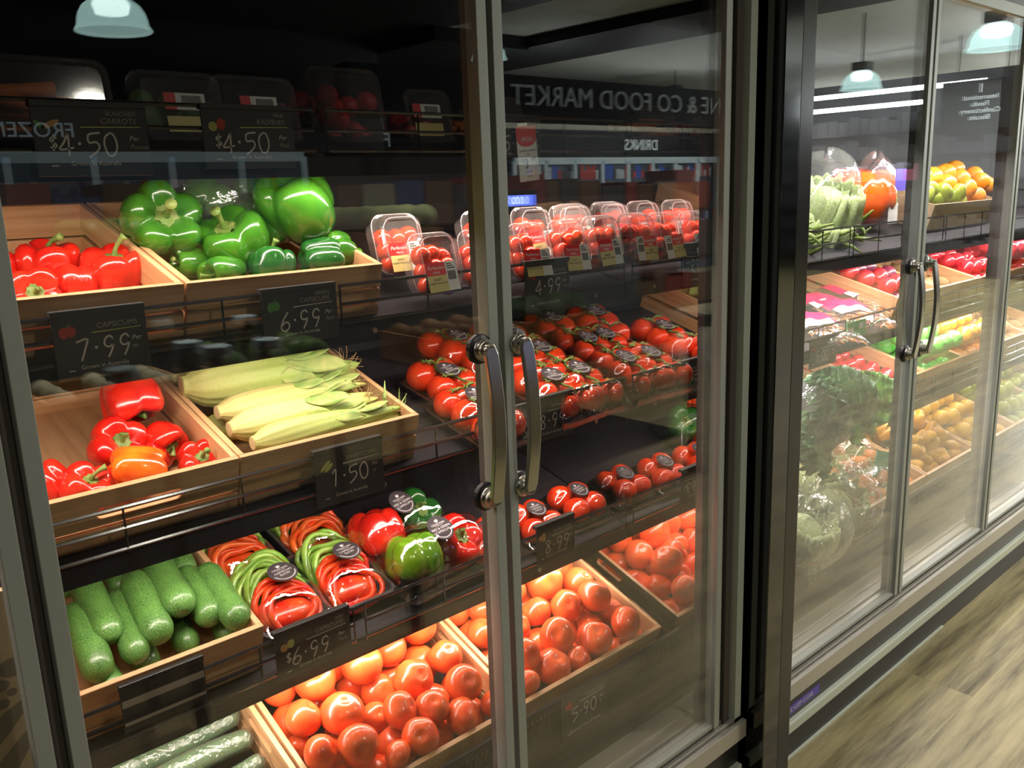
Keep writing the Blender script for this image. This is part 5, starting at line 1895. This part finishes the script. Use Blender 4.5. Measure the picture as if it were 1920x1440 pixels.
fruit_fill(crB, 'potato', 'potato', 'potato', .034, 4, 5, 2, 'brown potato right of the oranges, {row}, {nth}', 'potato', 'potatoes beside the oranges', seed=9)
fruit_fill(crS, 'potato', 'potato', 'potato', .034, 4, 5, 1, 'brown potato in the furthest right crate, {row}, {nth}', 'potato', 'potatoes furthest right', seed=10)

# cardboard fruit box with oranges and pears on the upper shelf
P = at_y(1722, 402, .36)
Mx = Matrix.Translation((P.x, .33, SH2[1] + .03)) @ Matrix.Rotation(TILT, 4, 'X')
t = thing('fruit_box', 'orange cardboard fruit box with oranges and pears on the upper shelf of the far fridge', 'box', M=Mx)
MB().box(0, .62, 0, .006, 0, .10).box(0, .62, .24, .246, 0, .10).box(0, .006, .006, .24, 0, .10).box(.614, .62, .006, .24, 0, .10).box(.006, .614, .006, .24, 0, .006).obj('carton', 'dark_carton' if False else 'brown_box', t)
ors = []
for q, (px, py, y, kind) in enumerate([(1748, 333, .42, 'o'), (1772, 325, .46, 'o'), (1800, 336, .42, 'o'), (1826, 330, .46, 'o'), (1838, 341, .40, 'o'), (1773, 346, .37, 'o'), (1812, 353, .36, 'o'), (1850, 348, .42, 'o'), (1790, 318, .52, 'o'),
                                    (1728, 340, .44, 'p'), (1740, 357, .37, 'p'), (1766, 362, .34, 'p'), (1790, 366, .34, 'p'), (1728, 368, .36, 'p'), (1828, 368, .36, 'o'), (1750, 380, .36, 'p'), (1790, 385, .38, 'p'), (1835, 388, .38, 'o')]):
    C = at_y(px, py, y)
    o = place('orange' if kind == 'o' else 'pear', fruit_mesh('orange' if kind == 'o' else 'pear', 'orange_skin' if kind == 'o' else 'pear_skin', q % 3), frame(C, (random.uniform(-1, 1), -.5, .6), (1, 0, 0), .040))
    tag(o, None, 'orange' if kind == 'o' else 'pear', 'oranges on the upper shelf of the far fridge' if kind == 'o' else 'pears on the upper shelf of the far fridge')
    ors.append(o)
bpy.context.view_layer.update()
rowlabels([o for o in ors if o['category'] == 'orange'], 'orange heaped in the cardboard box, {row}, {nth}')
rowlabels([o for o in ors if o['category'] == 'pear'], 'green pear heaped in the cardboard box, {row}, {nth}')
o = place('pumpkin', MB().lathe([(0.02, .78), (.3, .86), (.7, .8), (1, .4), (1.05, 0), (.95, -.45), (.6, -.8), (.1, -.86)], 40, fn=lambda a, i, r, z: (r * (1 + .07 * abs(math.cos(5 * a))), z)).mesh('pumpkin', 'orange_capsicum', True),
          frame(at_y(1608, 372, .46), (0, -.2, 1), (1, 0, 0), .115))
tag(o, 'orange pumpkin between the two plastic bags of lettuce in the far fridge', 'pumpkin')
t = thing('produce_carton', 'orange cardboard carton behind the bagged greens in the far fridge', 'carton', M=Matrix.Translation((at_y(1640, 400, .57).x, .565, 1.30)))
MB().box(0, .42, 0, .02, .05, .22).obj('carton_wall', 'orange_card', t)
MB().box(.30, .40, -.002, 0, .15, .19).obj('paper_label', 'yellow_paper', t)


# lettuce heads in bags
def leafy(label, C, r, seed, mat='lettuce', name='lettuce', cat='lettuce', nleaf=14, group=None, ruff=0.12, up=(0, -.4, .9)):
    rd = random.Random(seed)
    mb = MB()
    for k in range(nleaf):
        a0 = 2 * math.pi * k * 0.382; lay = k / nleaf

        def fn(u, v, a0=a0, lay=lay):
            a = a0 + (u - .5) * 2.2
            ph = 2.6 - v * (1.75 - lay * .55)
            rr_ = (1.0 - .35 * lay) * (1 + ruff * v * v * math.sin(u * 30 + a0 * 3) + .10 * v * v * (1 - lay)) * (1 - .10 * abs(2 * u - 1) ** 3 * v)
            return (rr_ * math.sin(ph) * math.cos(a), rr_ * math.sin(ph) * math.sin(a), rr_ * math.cos(ph) * 1.05 + ruff * .5 * v * v * math.cos(u * 37) - .16 * v * abs(2 * u - 1) ** 3)
        mb.grid(fn, 26, 12)
    mb.ell((0, 0, -.05), .62, 20, 12)
    o = mb.obj(name, mat, smooth=True, M=frame(C, up, (1, 0, 0), r))
    sm = o.modifiers.new('s', 'SOLIDIFY'); sm.thickness = .03
    return tag(o, label, cat, group)


CL = at_y(1545, 388, .40)
leafy('pale green lettuce head in a clear bag at the upper left of the far fridge', CL, .115, 1)
leafy('second pale lettuce low in the bag, beside the wire rail of the far fridge', CL + Vector((-.06, -.03, -.09)), .085, 2)
crumpled_bag('clear plastic bag round the pale lettuce at the upper left of the far fridge', CL + Vector((0, 0, .01)), (.150, .11, .155), seed=8, amp=.16)
CL2 = at_y(1640, 370, .42)
bag = crumpled_bag('upright clear plastic bag with a blue printed label, beside the pumpkin', CL2, (.10, .07, .15), seed=9, amp=.10)
leafy('leafy salad inside the bag with the blue label', CL2 + Vector((-.02, 0, -.02)), .075, 3)
MB().box(-.03, .055, -.002, 0, .0, .075).obj('paper_label', 'purple_label', bag, M=Matrix.Translation((.02, -.075, .02)))
MB().box(-.05, .02, -.002, 0, -.09, -.02).obj('paper_label', 'white_paper', bag, M=Matrix.Translation((-.0, -.074, .0)))

# green beans in the shelf front
bn = []
bm = MB()
rd = random.Random(12)
for v_ in range(3):
    b = MB(); b.tube([(-.05, 0, 0), (-.02, .006 * (v_ + 1), 0), (.02, .007 * (v_ + 1), .002), (.05, 0, 0)], [.002, .0055, .0055, .002], 7)
    bn.append(b.mesh('green_bean', 'bean', True))
bo = []
for k in range(64):
    x = rd.uniform(2.12, 2.80); y = rd.uniform(.27, .40)
    z = SH2[1] + (y - .24) * T + .012 + rd.uniform(0, .05)
    o = place('green_bean', bn[k % 3], frame((x, y, z), (rd.gauss(0, .5), rd.gauss(0, .5), 1), (rd.uniform(-.4, .4), rd.uniform(-.8, .8), rd.uniform(-1, .2)), rd.uniform(.95, 1.35)))
    tag(o, 'flat green bean in the heap behind the wire rail of the far fridge', 'bean', 'green beans behind the wire rail')
    bo.append(o)


# pillow packs of shredded slaw
def slaw(label, P, w, h, rot, seed, pinktop=.45):
    rd = random.Random(seed)
    M = frame(P, NRM, (math.cos(rot), math.sin(rot) * math.cos(TILT), math.sin(rot) * math.sin(TILT)))
    t = thing('slaw_bag', label, 'salad bag', 'pink-labelled bags of shredded slaw', M=M)
    sm = MB()
    for k in range(170):
        x, y = rd.uniform(-.40, .40) * w, rd.uniform(-.42, .42) * h
        z = .010 + .020 * (1 - (2 * x / w) ** 2) * (1 - (2 * y / h) ** 2) + rd.uniform(-.004, .006)
        a = rd.uniform(0, 3.14)
        dx, dy = math.cos(a) * .014, math.sin(a) * .014
        sm.tube([(x - dx, y - dy, z), (x, y, z + .003), (x + dx, y + dy, z)], .0022, 4, mat=0 if rd.random() < .6 else (1 if rd.random() < .5 else 2), cap=False)
    sm.obj('shredded_slaw', ['carrot', 'purple_veg', 'pale_shred'], t)

    def fn(u, v):
        x, y = (u - .5) * w, (v - .5) * h
        e = max(0, (1 - (2 * u - 1) ** 4) * (1 - (2 * v - 1) ** 6))
        return (x, y, .004 + .036 * e ** .6 + .004 * math.sin(u * 17 + seed) * math.sin(v * 13) * e)
    MB().grid(fn, 26, 26).obj('film', 'bag_film', t, smooth=True)
    lab = MB()
    lab.grid(lambda u, v: tuple(Vector(fn(.04 + u * .92, .60 + v * .38)) + Vector((0, 0, .0012))), 20, 8)
    lab.obj('printed_band', 'pink_label', t, smooth=True)
    lab = MB()
    lab.grid(lambda u, v: tuple(Vector(fn(.08 + u * .6, .42 + v * .17)) + Vector((0, 0, .0016))), 12, 4)
    lab.obj('printed_panel', 'white_paper', t, smooth=True)
    return t


for q, (px, py, rot, lb) in enumerate([
    (1560, 572, -.25, 'bag of shredded slaw at left, half behind the black post'),
    (1618, 560, -.15, 'bag of shredded slaw with a bright pink band, touching the nectarine crate'),
    (1545, 610, -.35, 'bag of shredded slaw at the shelf front, above the small price tag'),
    (1605, 590, -.30, 'bag of shredded slaw in front of the pink one, mostly clear film'),
]):
    P = surf(px, py, 2, .03)
    slaw(lb, P - NRM * .03 + NRM * (.012 * (q == 3) + .018 * (q == 1)), .21, .25, rot, 20 + q)
lb_ = tag(MB().box(0, .12, -.002, 0, -.05, 0, mat=0).box(.0, .04, -.003, -.002, -.045, -.018, mat=1).box(.075, .10, -.003, -.002, -.026, -.008, mat=1).obj('promo_card', ['green_label', 'white_paper'], M=Matrix.Translation(at_y(1588, 606, .215)) @ Matrix.Rotation(R_(0), 4, 'X')),
          'small green promotional card clipped to the shelf rail of the far fridge', 'card')


# kale bunch
def kale(label, C, size, seed, mat, n=9, group='bunches of curly kale'):
    rd = random.Random(seed)
    t = thing('kale_bunch', label, 'kale', group, loc=C)
    mb = MB()
    for k in range(n):
        dirv = Vector((rd.uniform(-1, 1), rd.uniform(-1.0, -.1), rd.uniform(-1.0, .25))).normalized()
        L = size * rd.uniform(.8, 1.15); wd = size * .36
        side = dirv.cross(Vector((0, -1, .3))).normalized(); up = side.cross(dirv)
        p0 = rd.uniform(0, 6)

        def fn(u, v, dirv=dirv, L=L, wd=wd, side=side, up=up, p0=p0):
            s = (u - .5) * 2
            prof = math.sin(math.pi * min(1, v * .85 + .12)) ** .6
            ed = abs(s) ** 2
            rf = ed * .26 * wd * (math.sin(v * 46 + p0) + .6 * math.sin(v * 81 + 2 * s + p0))
            p = dirv * (v * L + ed * .10 * wd * math.sin(v * 60 + 1)) + side * (s * wd * prof) + up * (rf + .25 * wd * (1 - ed) - .12 * L * v * v)
            p.z -= .22 * L * v * v
            return tuple(p)
        mb.grid(fn, 12, 44)
    lo = mb.obj('curly_leaves', mat, t, smooth=True)
    lo.modifiers.new('s', 'SOLIDIFY').thickness = .0016
    st = MB()
    for k in range(6):
        st.tube([(rd.uniform(-.02, .02), .02, .03), (rd.uniform(-.02, .02), .0, .0), (rd.uniform(-.03, .03), -.05, -.03)], .006, 7)
    st.obj('stalks', 'stem_green', t, smooth=True)
    return t


CK = at_y(1530, 742, .225)
CK2 = at_y(1585, 742, .235)
kale('dark curly kale bunch hanging at the left of the far fridge, below the slaw bags', CK + Vector((0, 0, .03)), .165, 5, 'kale', 14)
kale('brighter curly kale bunch with light green tips, right of the dark one', CK2 + Vector((0, 0, .02)), .155, 6, 'kale_light', 12)
kale('dark kale bunch lowest, above the bagged lettuces', at_y(1512, 795, .22), .13, 9, 'kale', 10)
bgk = crumpled_bag('clear film bag hanging over the dark kale in the far fridge', CK + Vector((-.02, -.02, -.07)), (.13, .09, .13), seed=14, amp=.12)

# deck of the far fridge: bagged lettuces, red bag, peppers
for q, (px, py, y, r, sd, lb) in enumerate([
    (1500, 1000, .16, .11, 31, 'light green lettuce in a bag, lowest left in the far fridge'),
    (1560, 950, .20, .11, 32, 'light green lettuce in a bag, lying in the middle of the fridge floor'),
    (1520, 905, .30, .11, 33, 'darker lettuce in a bag, at the back left of the fridge floor'),
    (1610, 935, .22, .10, 34, 'lettuce in a crinkled bag beside the far fridge door stile'),
    (1580, 880, .32, .10, 35, 'green lettuce with a teal label, behind the crinkled bag'),
]):
    C = at_y(px, py, y)
    leafy(lb, C, r * .92, sd, group='bagged lettuces in the far fridge')
    b = crumpled_bag('clear bag around the ' + lb.split(',')[0].replace(' in a bag', '').replace(' in a crinkled bag', '') + [' lowest left', ' in the middle of the fridge floor', ' at the back left', ' beside the door stile', ' with the teal label'][q], C + Vector((0.01, -.01, .01)), (r * 1.25, r * 1.15, r * 1.1), seed=sd, amp=.2)
    if q in (4,):
        MB().box(-.07, .06, -.004, 0, -.045, .045).obj('paper_label', 'teal_label', b, M=Matrix.Translation((.01, -r * 1.2, .03)) @ Matrix.Rotation(.3, 4, 'Y'))
C = at_y(1655, 885, .30)
for k in range(9):
    o = place('red_potato', fruit_mesh('potato', 'purple_pot', k % 3), frame(C + Vector(((k % 3 - 1) * .07, (k // 3 - 1) * .06, .01 * (k % 2) + (k // 3 - 1) * .02)), (1, k, 1), (1, 0, 0), .040))
    tag(o, 'red-skinned potato in the clear bag behind the lettuces of the far fridge', 'potato', 'red potatoes in the clear bag')
crumpled_bag('clear plastic bag of red potatoes on the floor of the far fridge', C, (.16, .13, .09), seed=51, amp=.1)
xq = at_y(1738, 905, YD).x
crates = []
for q, (nm, kd, mt, r, lay, lb, fm, cat, grp) in enumerate([
    ('carrot_bag', 'potato', 'carrot', .030, 2, 'wooden crate of orange sweet potatoes on the floor of the far fridge', 'orange sweet potato on the far fridge floor, {row}, {nth}', 'sweet potato', 'sweet potatoes on the far fridge floor'),
    ('capsicum', 'pear', 'yellow_caps', .046, 2, 'wooden crate of yellow capsicums on the floor of the far fridge', 'yellow capsicum on the far fridge floor, {row}, {nth}', 'capsicum', 'yellow capsicums on the far fridge floor'),
    ('lemon', 'orange', 'lemon', .036, 2, 'wooden crate of lemons on the floor of the far fridge', 'lemon on the far fridge floor, {row}, {nth}', 'lemon', 'lemons on the far fridge floor'),
    ('lime', 'orange', 'lime_skin', .036, 2, 'wooden crate of yellow-green limes on the floor of the far fridge', 'yellow-green lime on the far fridge floor, {row}, {nth}', 'lime', 'limes on the far fridge floor'),
    ('apple', 'apple', 'pear_skin', .036, 1, 'wooden crate of pale green apples at the far right of the fridge floor', 'pale green apple on the far fridge floor, {row}, {nth}', 'apple', 'pale apples on the far fridge floor'),
]):
    c = make_crate(lb, xq - .42 + q * .425, YD, .501, .42, .44, TILTD, G)
    if nm == 'capsicum':
        for i in range(3):
            FR[('pear', 'yellow_caps', i)] = capsicum_mesh(400 + i, 'yellow_caps', 4)
    fruit_fill(c, 'sweet_potato' if nm == 'carrot_bag' else nm, kd, mt, r, 5 if r < .04 else 4, 5 if r < .04 else 4, lay, fm, cat, grp, W=.42, L=.44, seed=60 + q)

# near fridge, left of the double stile: printed brown carton
x0_, x1_ = at_y(0, 1300, .12).x, at_y(120, 1300, .12).x
zb_ = .50
zt_ = at_y(20, 1115, .12).z
Mx = Matrix.Translation((x1_ - .36, .115, ZD + .010)) @ Matrix.Rotation(0, 4, 'X')
t = thing('brown_carton', 'brown cardboard carton with a printed bubble and leaf mark, behind the left-most door', 'carton', M=Mx)
MB().box(0, .36, 0, .012, 0, zt_ - ZD).box(0, .36, .20, .212, .075, zt_ - ZD - .0).box(0, .012, .012, .2, .075, zt_ - ZD).box(.348, .36, .012, .2, .075, zt_ - ZD).obj('carton_wall', 'brown_box', t)
MI = Matrix(((1, 0, 0), (0, 0, 1), (0, -1, 0))).transposed().to_4x4()
ink = MB()
rc = at_y(30, 1335, .114) - Vector(Mx.translation)
rd = random.Random(3)
for (dx, dz, r) in ((-.045, .045, .010), (-.020, .052, .009), (.004, .050, .015), (-.030, .025, .008), (-.010, .030, .009), (-.052, .015, .014), (.022, .034, .007), (-.012, .006, .008), (-.075, .04, .011), (.0, .018, .006)):
    ink.disc((rc.x + dx, rc.z + dz + .01, 0.0004), r, 18, ry=r * .85)
lf = [(rc.x + .034 - .15 * t_, rc.z + .022 - .13 * t_ + .026 * math.sin(math.pi * t_), 0.0004) for t_ in [i / 12 for i in range(13)]] + [(rc.x + .034 - .15 * t_, rc.z + .022 - .13 * t_ - .010 * math.sin(math.pi * t_), 0.0004) for t_ in [1 - i / 12 for i in range(13)]]
ink.add(lf, [tuple(range(26))])
lf = [(rc.x + .040 - .15 * t_, rc.z - .005 - .13 * t_ + .004 * math.sin(math.pi * t_), 0.0004) for t_ in [i / 12 for i in range(13)]] + [(rc.x + .040 - .15 * t_, rc.z - .005 - .13 * t_ - .036 * math.sin(math.pi * t_), 0.0004) for t_ in [1 - i / 12 for i in range(13)]]
ink.add(lf, [tuple(range(26))])
ink.obj('printed_mark', 'brown_box_ink', t, M=MI)
# ================================================================== THE SHOP BEHIND THE CAMERA (seen in the glass)
YZ = Matrix(((-1, 0, 0), (0, 0, 1), (0, 1, 0))).transposed().to_4x4()      # text facing +y


pbr('dim_brown', (.16, .09, .045), .6)
pbr('dim_blue', (.04, .09, .30), .6)
pbr('dim_red', (.30, .04, .03), .6)
pbr('dim_cream', (.42, .42, .30), .6)


def pendant(x, y, z, r, label, chain=.5):
    t = thing('pendant_lamp', label, 'lamp', 'dome pendant lamps over the aisles', loc=(x, y, z))
    MB().lathe([(r, 0), (r * 1.02, .01), (r * .96, .03), (r * .95, r * .28), (r * .90, r * .46), (r * .78, r * .66), (r * .60, r * .80), (r * .40, r * .90), (r * .28, r * .94)], 36, close=False).lathe([(r * 1.04, -.008), (r * 1.05, .0), (r * 1.0, .006)], 36, close=False).obj('dome', 'dome_glass', t, smooth=True)
    MB().lathe([(0, r * .90), (r * .40, r * .88), (r * .52, r * .70), (r * .44, r * .45), (0, r * .36)], 24, close=False).obj('bulb', 'lamp_white', t, smooth=True)
    MB().box(-r * .4, r * .4, -r * .4, r * .4, r * .93, r * 1.35).tube([(0, 0, r * 1.3), (0, 0, r * 1.3 + chain)], .012, 6).obj('housing', 'black_metal', t)
    return t


for q, (x, y, z, r, lb) in enumerate([
    (2.04, -4.73, 2.52, .21, 'large dome pendant lamp reflected at the top left of the left door'),
    (6.21, -12.0, 2.80, .21, 'dome pendant lamp reflected beside the second dark price tag'),
    (8.35, -11.6, 2.76, .21, 'dome pendant lamp reflected above the tall box of berries'),
    (7.20, -7.17, 3.00, .21, 'dome pendant lamp reflected right of the middle door stile'),
    (10.07, -5.6, 2.80, .21, 'dome pendant lamp reflected near the right edge of the near fridge'),
    (9.84, -3.86, 2.45, .21, 'dome pendant lamp reflected at the top of the far fridge, on a hook'),
    (7.99, -1.82, 2.47, .21, 'brightest dome pendant lamp reflected at the top right of the far fridge'),
    (11.9, -8.0, 2.75, .20, 'smaller dome pendant lamp reflected above the special ticket'),
]):
    pendant(x, y, z, r, lb, chain=max(.1, 3.25 - z - r * 1.3))

lt = MB(); lt.text('FROZEN', .19, 0, 0, 0, thick=.01)
o = lt.obj('frozen_sign', 'frozen_letters', M=Matrix.Translation((2.70, -7.98, 2.11)) @ YZ)
tag(o, 'larger white FROZEN lettering reflected behind the bunched carrots tag', 'sign')
lt = MB(); lt.text('FROZEN', .30, 0, 0, 0, thick=.01)
t_ = Matrix.Translation((8.10, -10.6, 2.20)) @ YZ
tag(lt.obj('frozen_sign', 'frozen_letters', M=t_), 'smaller white FROZEN lettering reflected below the berry box', 'sign')
tag(MB().box(5.4, 9.6, -10.9, -10.65, 2.05, 3.24).obj('sign_board', 'dark_wall'), 'dark board carrying the smaller FROZEN lettering', 'board')
lt = MB(); lt.text('DRINKS', .24, 0, 0, 0, thick=.01, align='RIGHT')
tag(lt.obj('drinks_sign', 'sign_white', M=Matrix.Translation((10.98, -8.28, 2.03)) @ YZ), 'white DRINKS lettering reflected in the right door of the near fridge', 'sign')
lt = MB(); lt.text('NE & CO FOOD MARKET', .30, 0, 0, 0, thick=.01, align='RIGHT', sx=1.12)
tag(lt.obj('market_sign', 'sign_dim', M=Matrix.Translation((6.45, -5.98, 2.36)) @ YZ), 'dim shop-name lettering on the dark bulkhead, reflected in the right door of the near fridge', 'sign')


def wall_fridge(x0, n, y, z0, z1, w_, label):
    t = thing('glass_door_fridge', label, 'fridge', 'white-framed fridges across the shop', loc=(x0, y, 0))
    MB().box(0, n * w_, -.5, -.02, 0, z1 + .02).obj('cabinet', 'fridge_inside', t)
    fr = MB()
    fr.box(0, n * w_, -.02, .02, z1 - .05, z1 + .05); fr.box(0, n * w_, -.02, .02, z0 - .1, z0)
    for k in range(n + 1):
        fr.box(k * w_ - .03, k * w_ + .03, -.02, .02, z0, z1)
    fr.obj('door_frame', 'fridge_white', t)
    rd = random.Random(n)
    st = MB()
    for k in range(n * 9):
        for lv in range(4):
            h = rd.uniform(.10, .26)
            st.box(k * w_ / 9 + .01, k * w_ / 9 + w_ / 9 - .01, -.02, -.012, z0 + lv * .38 + .05, z0 + lv * .38 + .05 + h, mat=rd.randrange(4))
    g = st.obj('stock', ['stock_blue', 'stock_white', 'stock_red', 'stock_dark'], t)
    return t


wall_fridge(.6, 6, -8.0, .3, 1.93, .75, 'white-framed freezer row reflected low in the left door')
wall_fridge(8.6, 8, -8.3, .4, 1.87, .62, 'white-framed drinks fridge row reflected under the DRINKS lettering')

# shelf wall far along the aisle, with two long tubes
t = thing('shelf_wall', 'packed dark grocery shelves reflected in the far fridge, under two long bright tubes', 'shelf unit', loc=(13.6, -8.0, 0))
MB().box(0, .5, 0, 5.6, 0, 2.9).obj('back_board', 'dark_wall', t)
rd = random.Random(8)
for lv in range(6):
    MB().box(-.35, 0, 0, 5.6, .3 + lv * .36, .33 + lv * .36).obj('shelf', 'black_metal', t)
st = MB()
for lv in range(6):
    y = .05
    while y < 5.4:
        w_ = rd.uniform(.10, .22); h = rd.uniform(.14, .28)
        mi = rd.choice([0, 1, 2, 0]) if lv == 3 and 1.9 < y < 3.6 else 3
        st.box(-.30, -.05, y, y + w_ - .01, .33 + lv * .36, .33 + lv * .36 + h, mat=mi)
        y += w_
st.obj('stock', ['stock_pink', 'stock_yellow', 'stock_lilac', 'stock_dark', 'stock_green', 'stock_red'], t)
for k, z in enumerate((2.70, 2.50)):
    y0 = -6.5 if k == 0 else -6.6; y1 = -3.75 if k == 0 else -4.6
    tag(MB().tube([(13.15, y0, z), (13.15, y1, z)], .035, 10).obj('tube_light', 'tube_white'), ['upper', 'lower'][k] + ' long white tube light reflected across the far fridge doors', 'light')
t = thing('hanging_sign', 'dark hanging sign with pale text lines, reflected in the far fridge', 'sign', loc=(12.6, -4.1, 2.05))
MB().box(0, .04, 0, 1.0, 0, .62).obj('board', 'dark_wall', t)
MB().tube([(0, .2, .6), (0, .2, 1.2)], .008, 6).tube([(0, .8, .6), (0, .8, 1.2)], .008, 6).obj('hanger', 'black_metal', t)
lt = MB()
for i, s_ in enumerate(['1', 'International', 'Foods', 'Confectionery', 'Biscuits']):
    lt.text(s_, .16 if i == 0 else .085, 0, -.085 * i, 0, align='CENTER')
lt.obj('writing', 'sign_white', t, M=Matrix.Translation((-.004, .5, .46)) @ Matrix(((0, -1, 0), (0, 0, 1), (-1, 0, 0))).transposed().to_4x4())

# grocery gondola behind the stand
t = thing('gondola_shelving', 'dark gondola of brown and dark grocery packets reflected behind the green capsicums', 'shelf unit', loc=(-.6, -3.6, 0))
MB().box(0, 7.4, -.6, -.5, 0, 1.46).obj('back_board', 'dark_wall', t)
rd = random.Random(21)
for lv in range(3):
    MB().box(0, 7.4, -.5, -.1, .40 + lv * .42, .43 + lv * .42).obj('shelf', 'black_metal', t)
st = MB()
for lv in range(3):
    x = .05
    while x < 7.3:
        w_ = rd.uniform(.12, .30); h = rd.uniform(.20, .34)
        st.box(x, x + w_ - .015, -.48, -.14, .43 + lv * .42, .43 + lv * .42 + h, mat=rd.choice([0, 0, 1, 1, 2, 3, 4]))
        x += w_
st.obj('stock', ['dim_brown', 'stock_dark', 'dim_blue', 'dim_red', 'dim_cream'], t)
# produce stand just behind the camera
t = thing('produce_stand', 'dark produce stand reflected in the near fridge doors, holding jars and crates', 'stand', loc=(.2, -1.55, 0))
MB().box(0, 3.5, -1.0, 0, .78, .84).obj('table_top', 'black_metal', t)
for (a, b) in ((.05, -.08), (3.42, -.08), (.05, -.95), (3.42, -.95)):
    MB().box(a, a + .05, b, b + .05, 0, .78).obj('leg', 'black_metal', t)
MB().box(.1, 3.4, -.9, -.1, .2, .23).obj('lower_shelf', 'black_metal', t)
MB().box(0, 3.5, -.50, -.46, .84, 1.22).obj('riser', 'grey_panel', t)
MB().box(0, 3.5, -1.0, -.46, 1.20, 1.23).box(2.46, 2.86, -.46, -.27, 1.20, 1.23).obj('upper_top', 'black_metal', t)


def jar(x, y, z, label, r=.045, h=.10, m_='olive'):
    t = thing('glass_jar', label, 'jar', 'lidded jars on the produce stand', loc=(x, y, z))
    MB().lathe([(r * .9, 0), (r, .006), (r, h * .75), (r * .8, h * .92), (r * .8, h)], 24).obj('glass', 'clam_plastic', t, smooth=True)
    MB().lathe([(0, h + .014), (r * .84, h + .014), (r * .88, h), (r * .88, h - .012), (0, h - .012)], 24, close=False).obj('lid', 'jar_lid', t)
    rd = random.Random(x)
    mb = MB()
    for k in range(18):
        a = rd.uniform(0, 6.28); q = rd.uniform(0, r * .7)
        mb.ell((q * math.cos(a), q * math.sin(a), .012 + rd.uniform(0, h * .68)), .013, 8, 6)
    mb.obj('contents', m_, t, smooth=True)


t = thing('jar_table', 'small dark table holding the lidded jars, reflected low in the left door', 'table', loc=(.72, -1.52, 0))
MB().box(0, .78, 0, .46, .955, .980).obj('table_top', 'black_metal', t)
for (a, b_) in ((.02, .02), (.73, .02), (.02, .41), (.73, .41)):
    MB().box(a, a + .03, b_, b_ + .03, 0, .955).obj('leg', 'black_metal', t)
for q, (px, py) in enumerate([(404, 648), (498, 635), (457, 592), (225, 690), (350, 640), (300, 600)]):
    r = ray(px, py).normalized()
    s_ = (1.094 - 1.5) / r.z
    P = CAM + r * s_
    jar(P.x, -P.y, .980, 'small jar with a pale blue lid on the stand behind, %s from the left' % ORD[[3, 5, 4, 0, 2, 1][q]])


def display_crate(x, y, z, label, name, kind, mat, r, fmt, cat, group, w_=.42, l_=.34, n=3):
    c = thing('wooden_crate', label, 'crate', 'produce crates on the stand behind', loc=(x, y, z))
    MB().box(0, w_, 0, l_, 0, .01).box(0, w_, 0, .012, .01, .11).box(0, w_, l_ - .012, l_, .01, .11).box(0, .012, .012, l_ - .012, .01, .11).box(w_ - .012, w_, .012, l_ - .012, .01, .11).obj('crate_body', 'crate_wood', c)
    rd = random.Random(x * 7)
    out = []
    for i in range(n):
        for j in range(n):
            for l in range(2):
                o = place(name, fruit_mesh(kind, mat, (i + j) % 3), frame((x + .06 + (w_ - .12) * i / (n - 1), y + .06 + (l_ - .12) * j / (n - 1), z + .012 + r + l * r * 1.4), (rd.gauss(0, 1), rd.gauss(0, 1), 1), (1, 0, 0), r))
                tag(o, None, cat, group); out.append(o)
    bpy.context.view_layer.update()
    rowlabels(out, fmt, depth=.05)


for q, (x, y, z, nm, kd, mt, r, c_) in enumerate([
    (.62, -1.95, .842, 'onion', 'orange', 'garlic', .035, 'onion'), (1.15, -1.95, .842, 'squash', 'potato', 'leaf_dim', .045, 'squash'), (1.95, -1.92, .842, 'onion', 'orange', 'potato', .038, 'onion'),
    (2.45, -1.92, .842, 'marrow', 'potato', 'kale', .050, 'marrow'), (2.95, -2.40, 1.232, 'sweet_potato', 'potato', 'potato', .050, 'sweet potato'), (2.0, -2.42, 1.232, 'cabbage', 'round', 'lettuce', .06, 'cabbage'),
    (.9, -2.42, 1.232, 'melon', 'orange', 'leaf_dim', .06, 'melon')]):
    display_crate(x, y, z, 'wooden crate of %ss, %s level of the stand behind the camera, %s from left' % (c_, 'upper' if z > 1 else 'lower', ORD[q]), nm, kd, mt, r,
                  c_ + ' in the %s crate of the stand behind, {row}, {nth}' % ORD[q], c_, '%ss on the stand behind, crate %s' % (c_, ORD[q]), n=3)

t = thing('weighing_scale', 'weighing scale with a bright blue display, reflected right of the middle door stile', 'scale', loc=(2.86, -1.96, 1.232))
MB().box(-.15, .15, -.12, .12, 0, .05).box(-.13, .13, -.11, .09, .06, .075).box(-.02, .02, -.1, -.06, .05, .17).obj('body', 'black_plastic', t, bevel=.004)
hd = MB().box(-.13, .13, -.12, -.09, .15, .26).obj('display_housing', 'black_plastic', t, bevel=.006)
MB().box(-.105, .105, -.0895, -.088, .185, .235).obj('display_screen', 'display_blue', hd)
lt = MB(); lt.text('0.000', .05, 0, 0, 0, align='CENTER')
lt.obj('digits', 'display_digits', hd, M=Matrix.Translation((0, -.086, .194)) @ YZ)
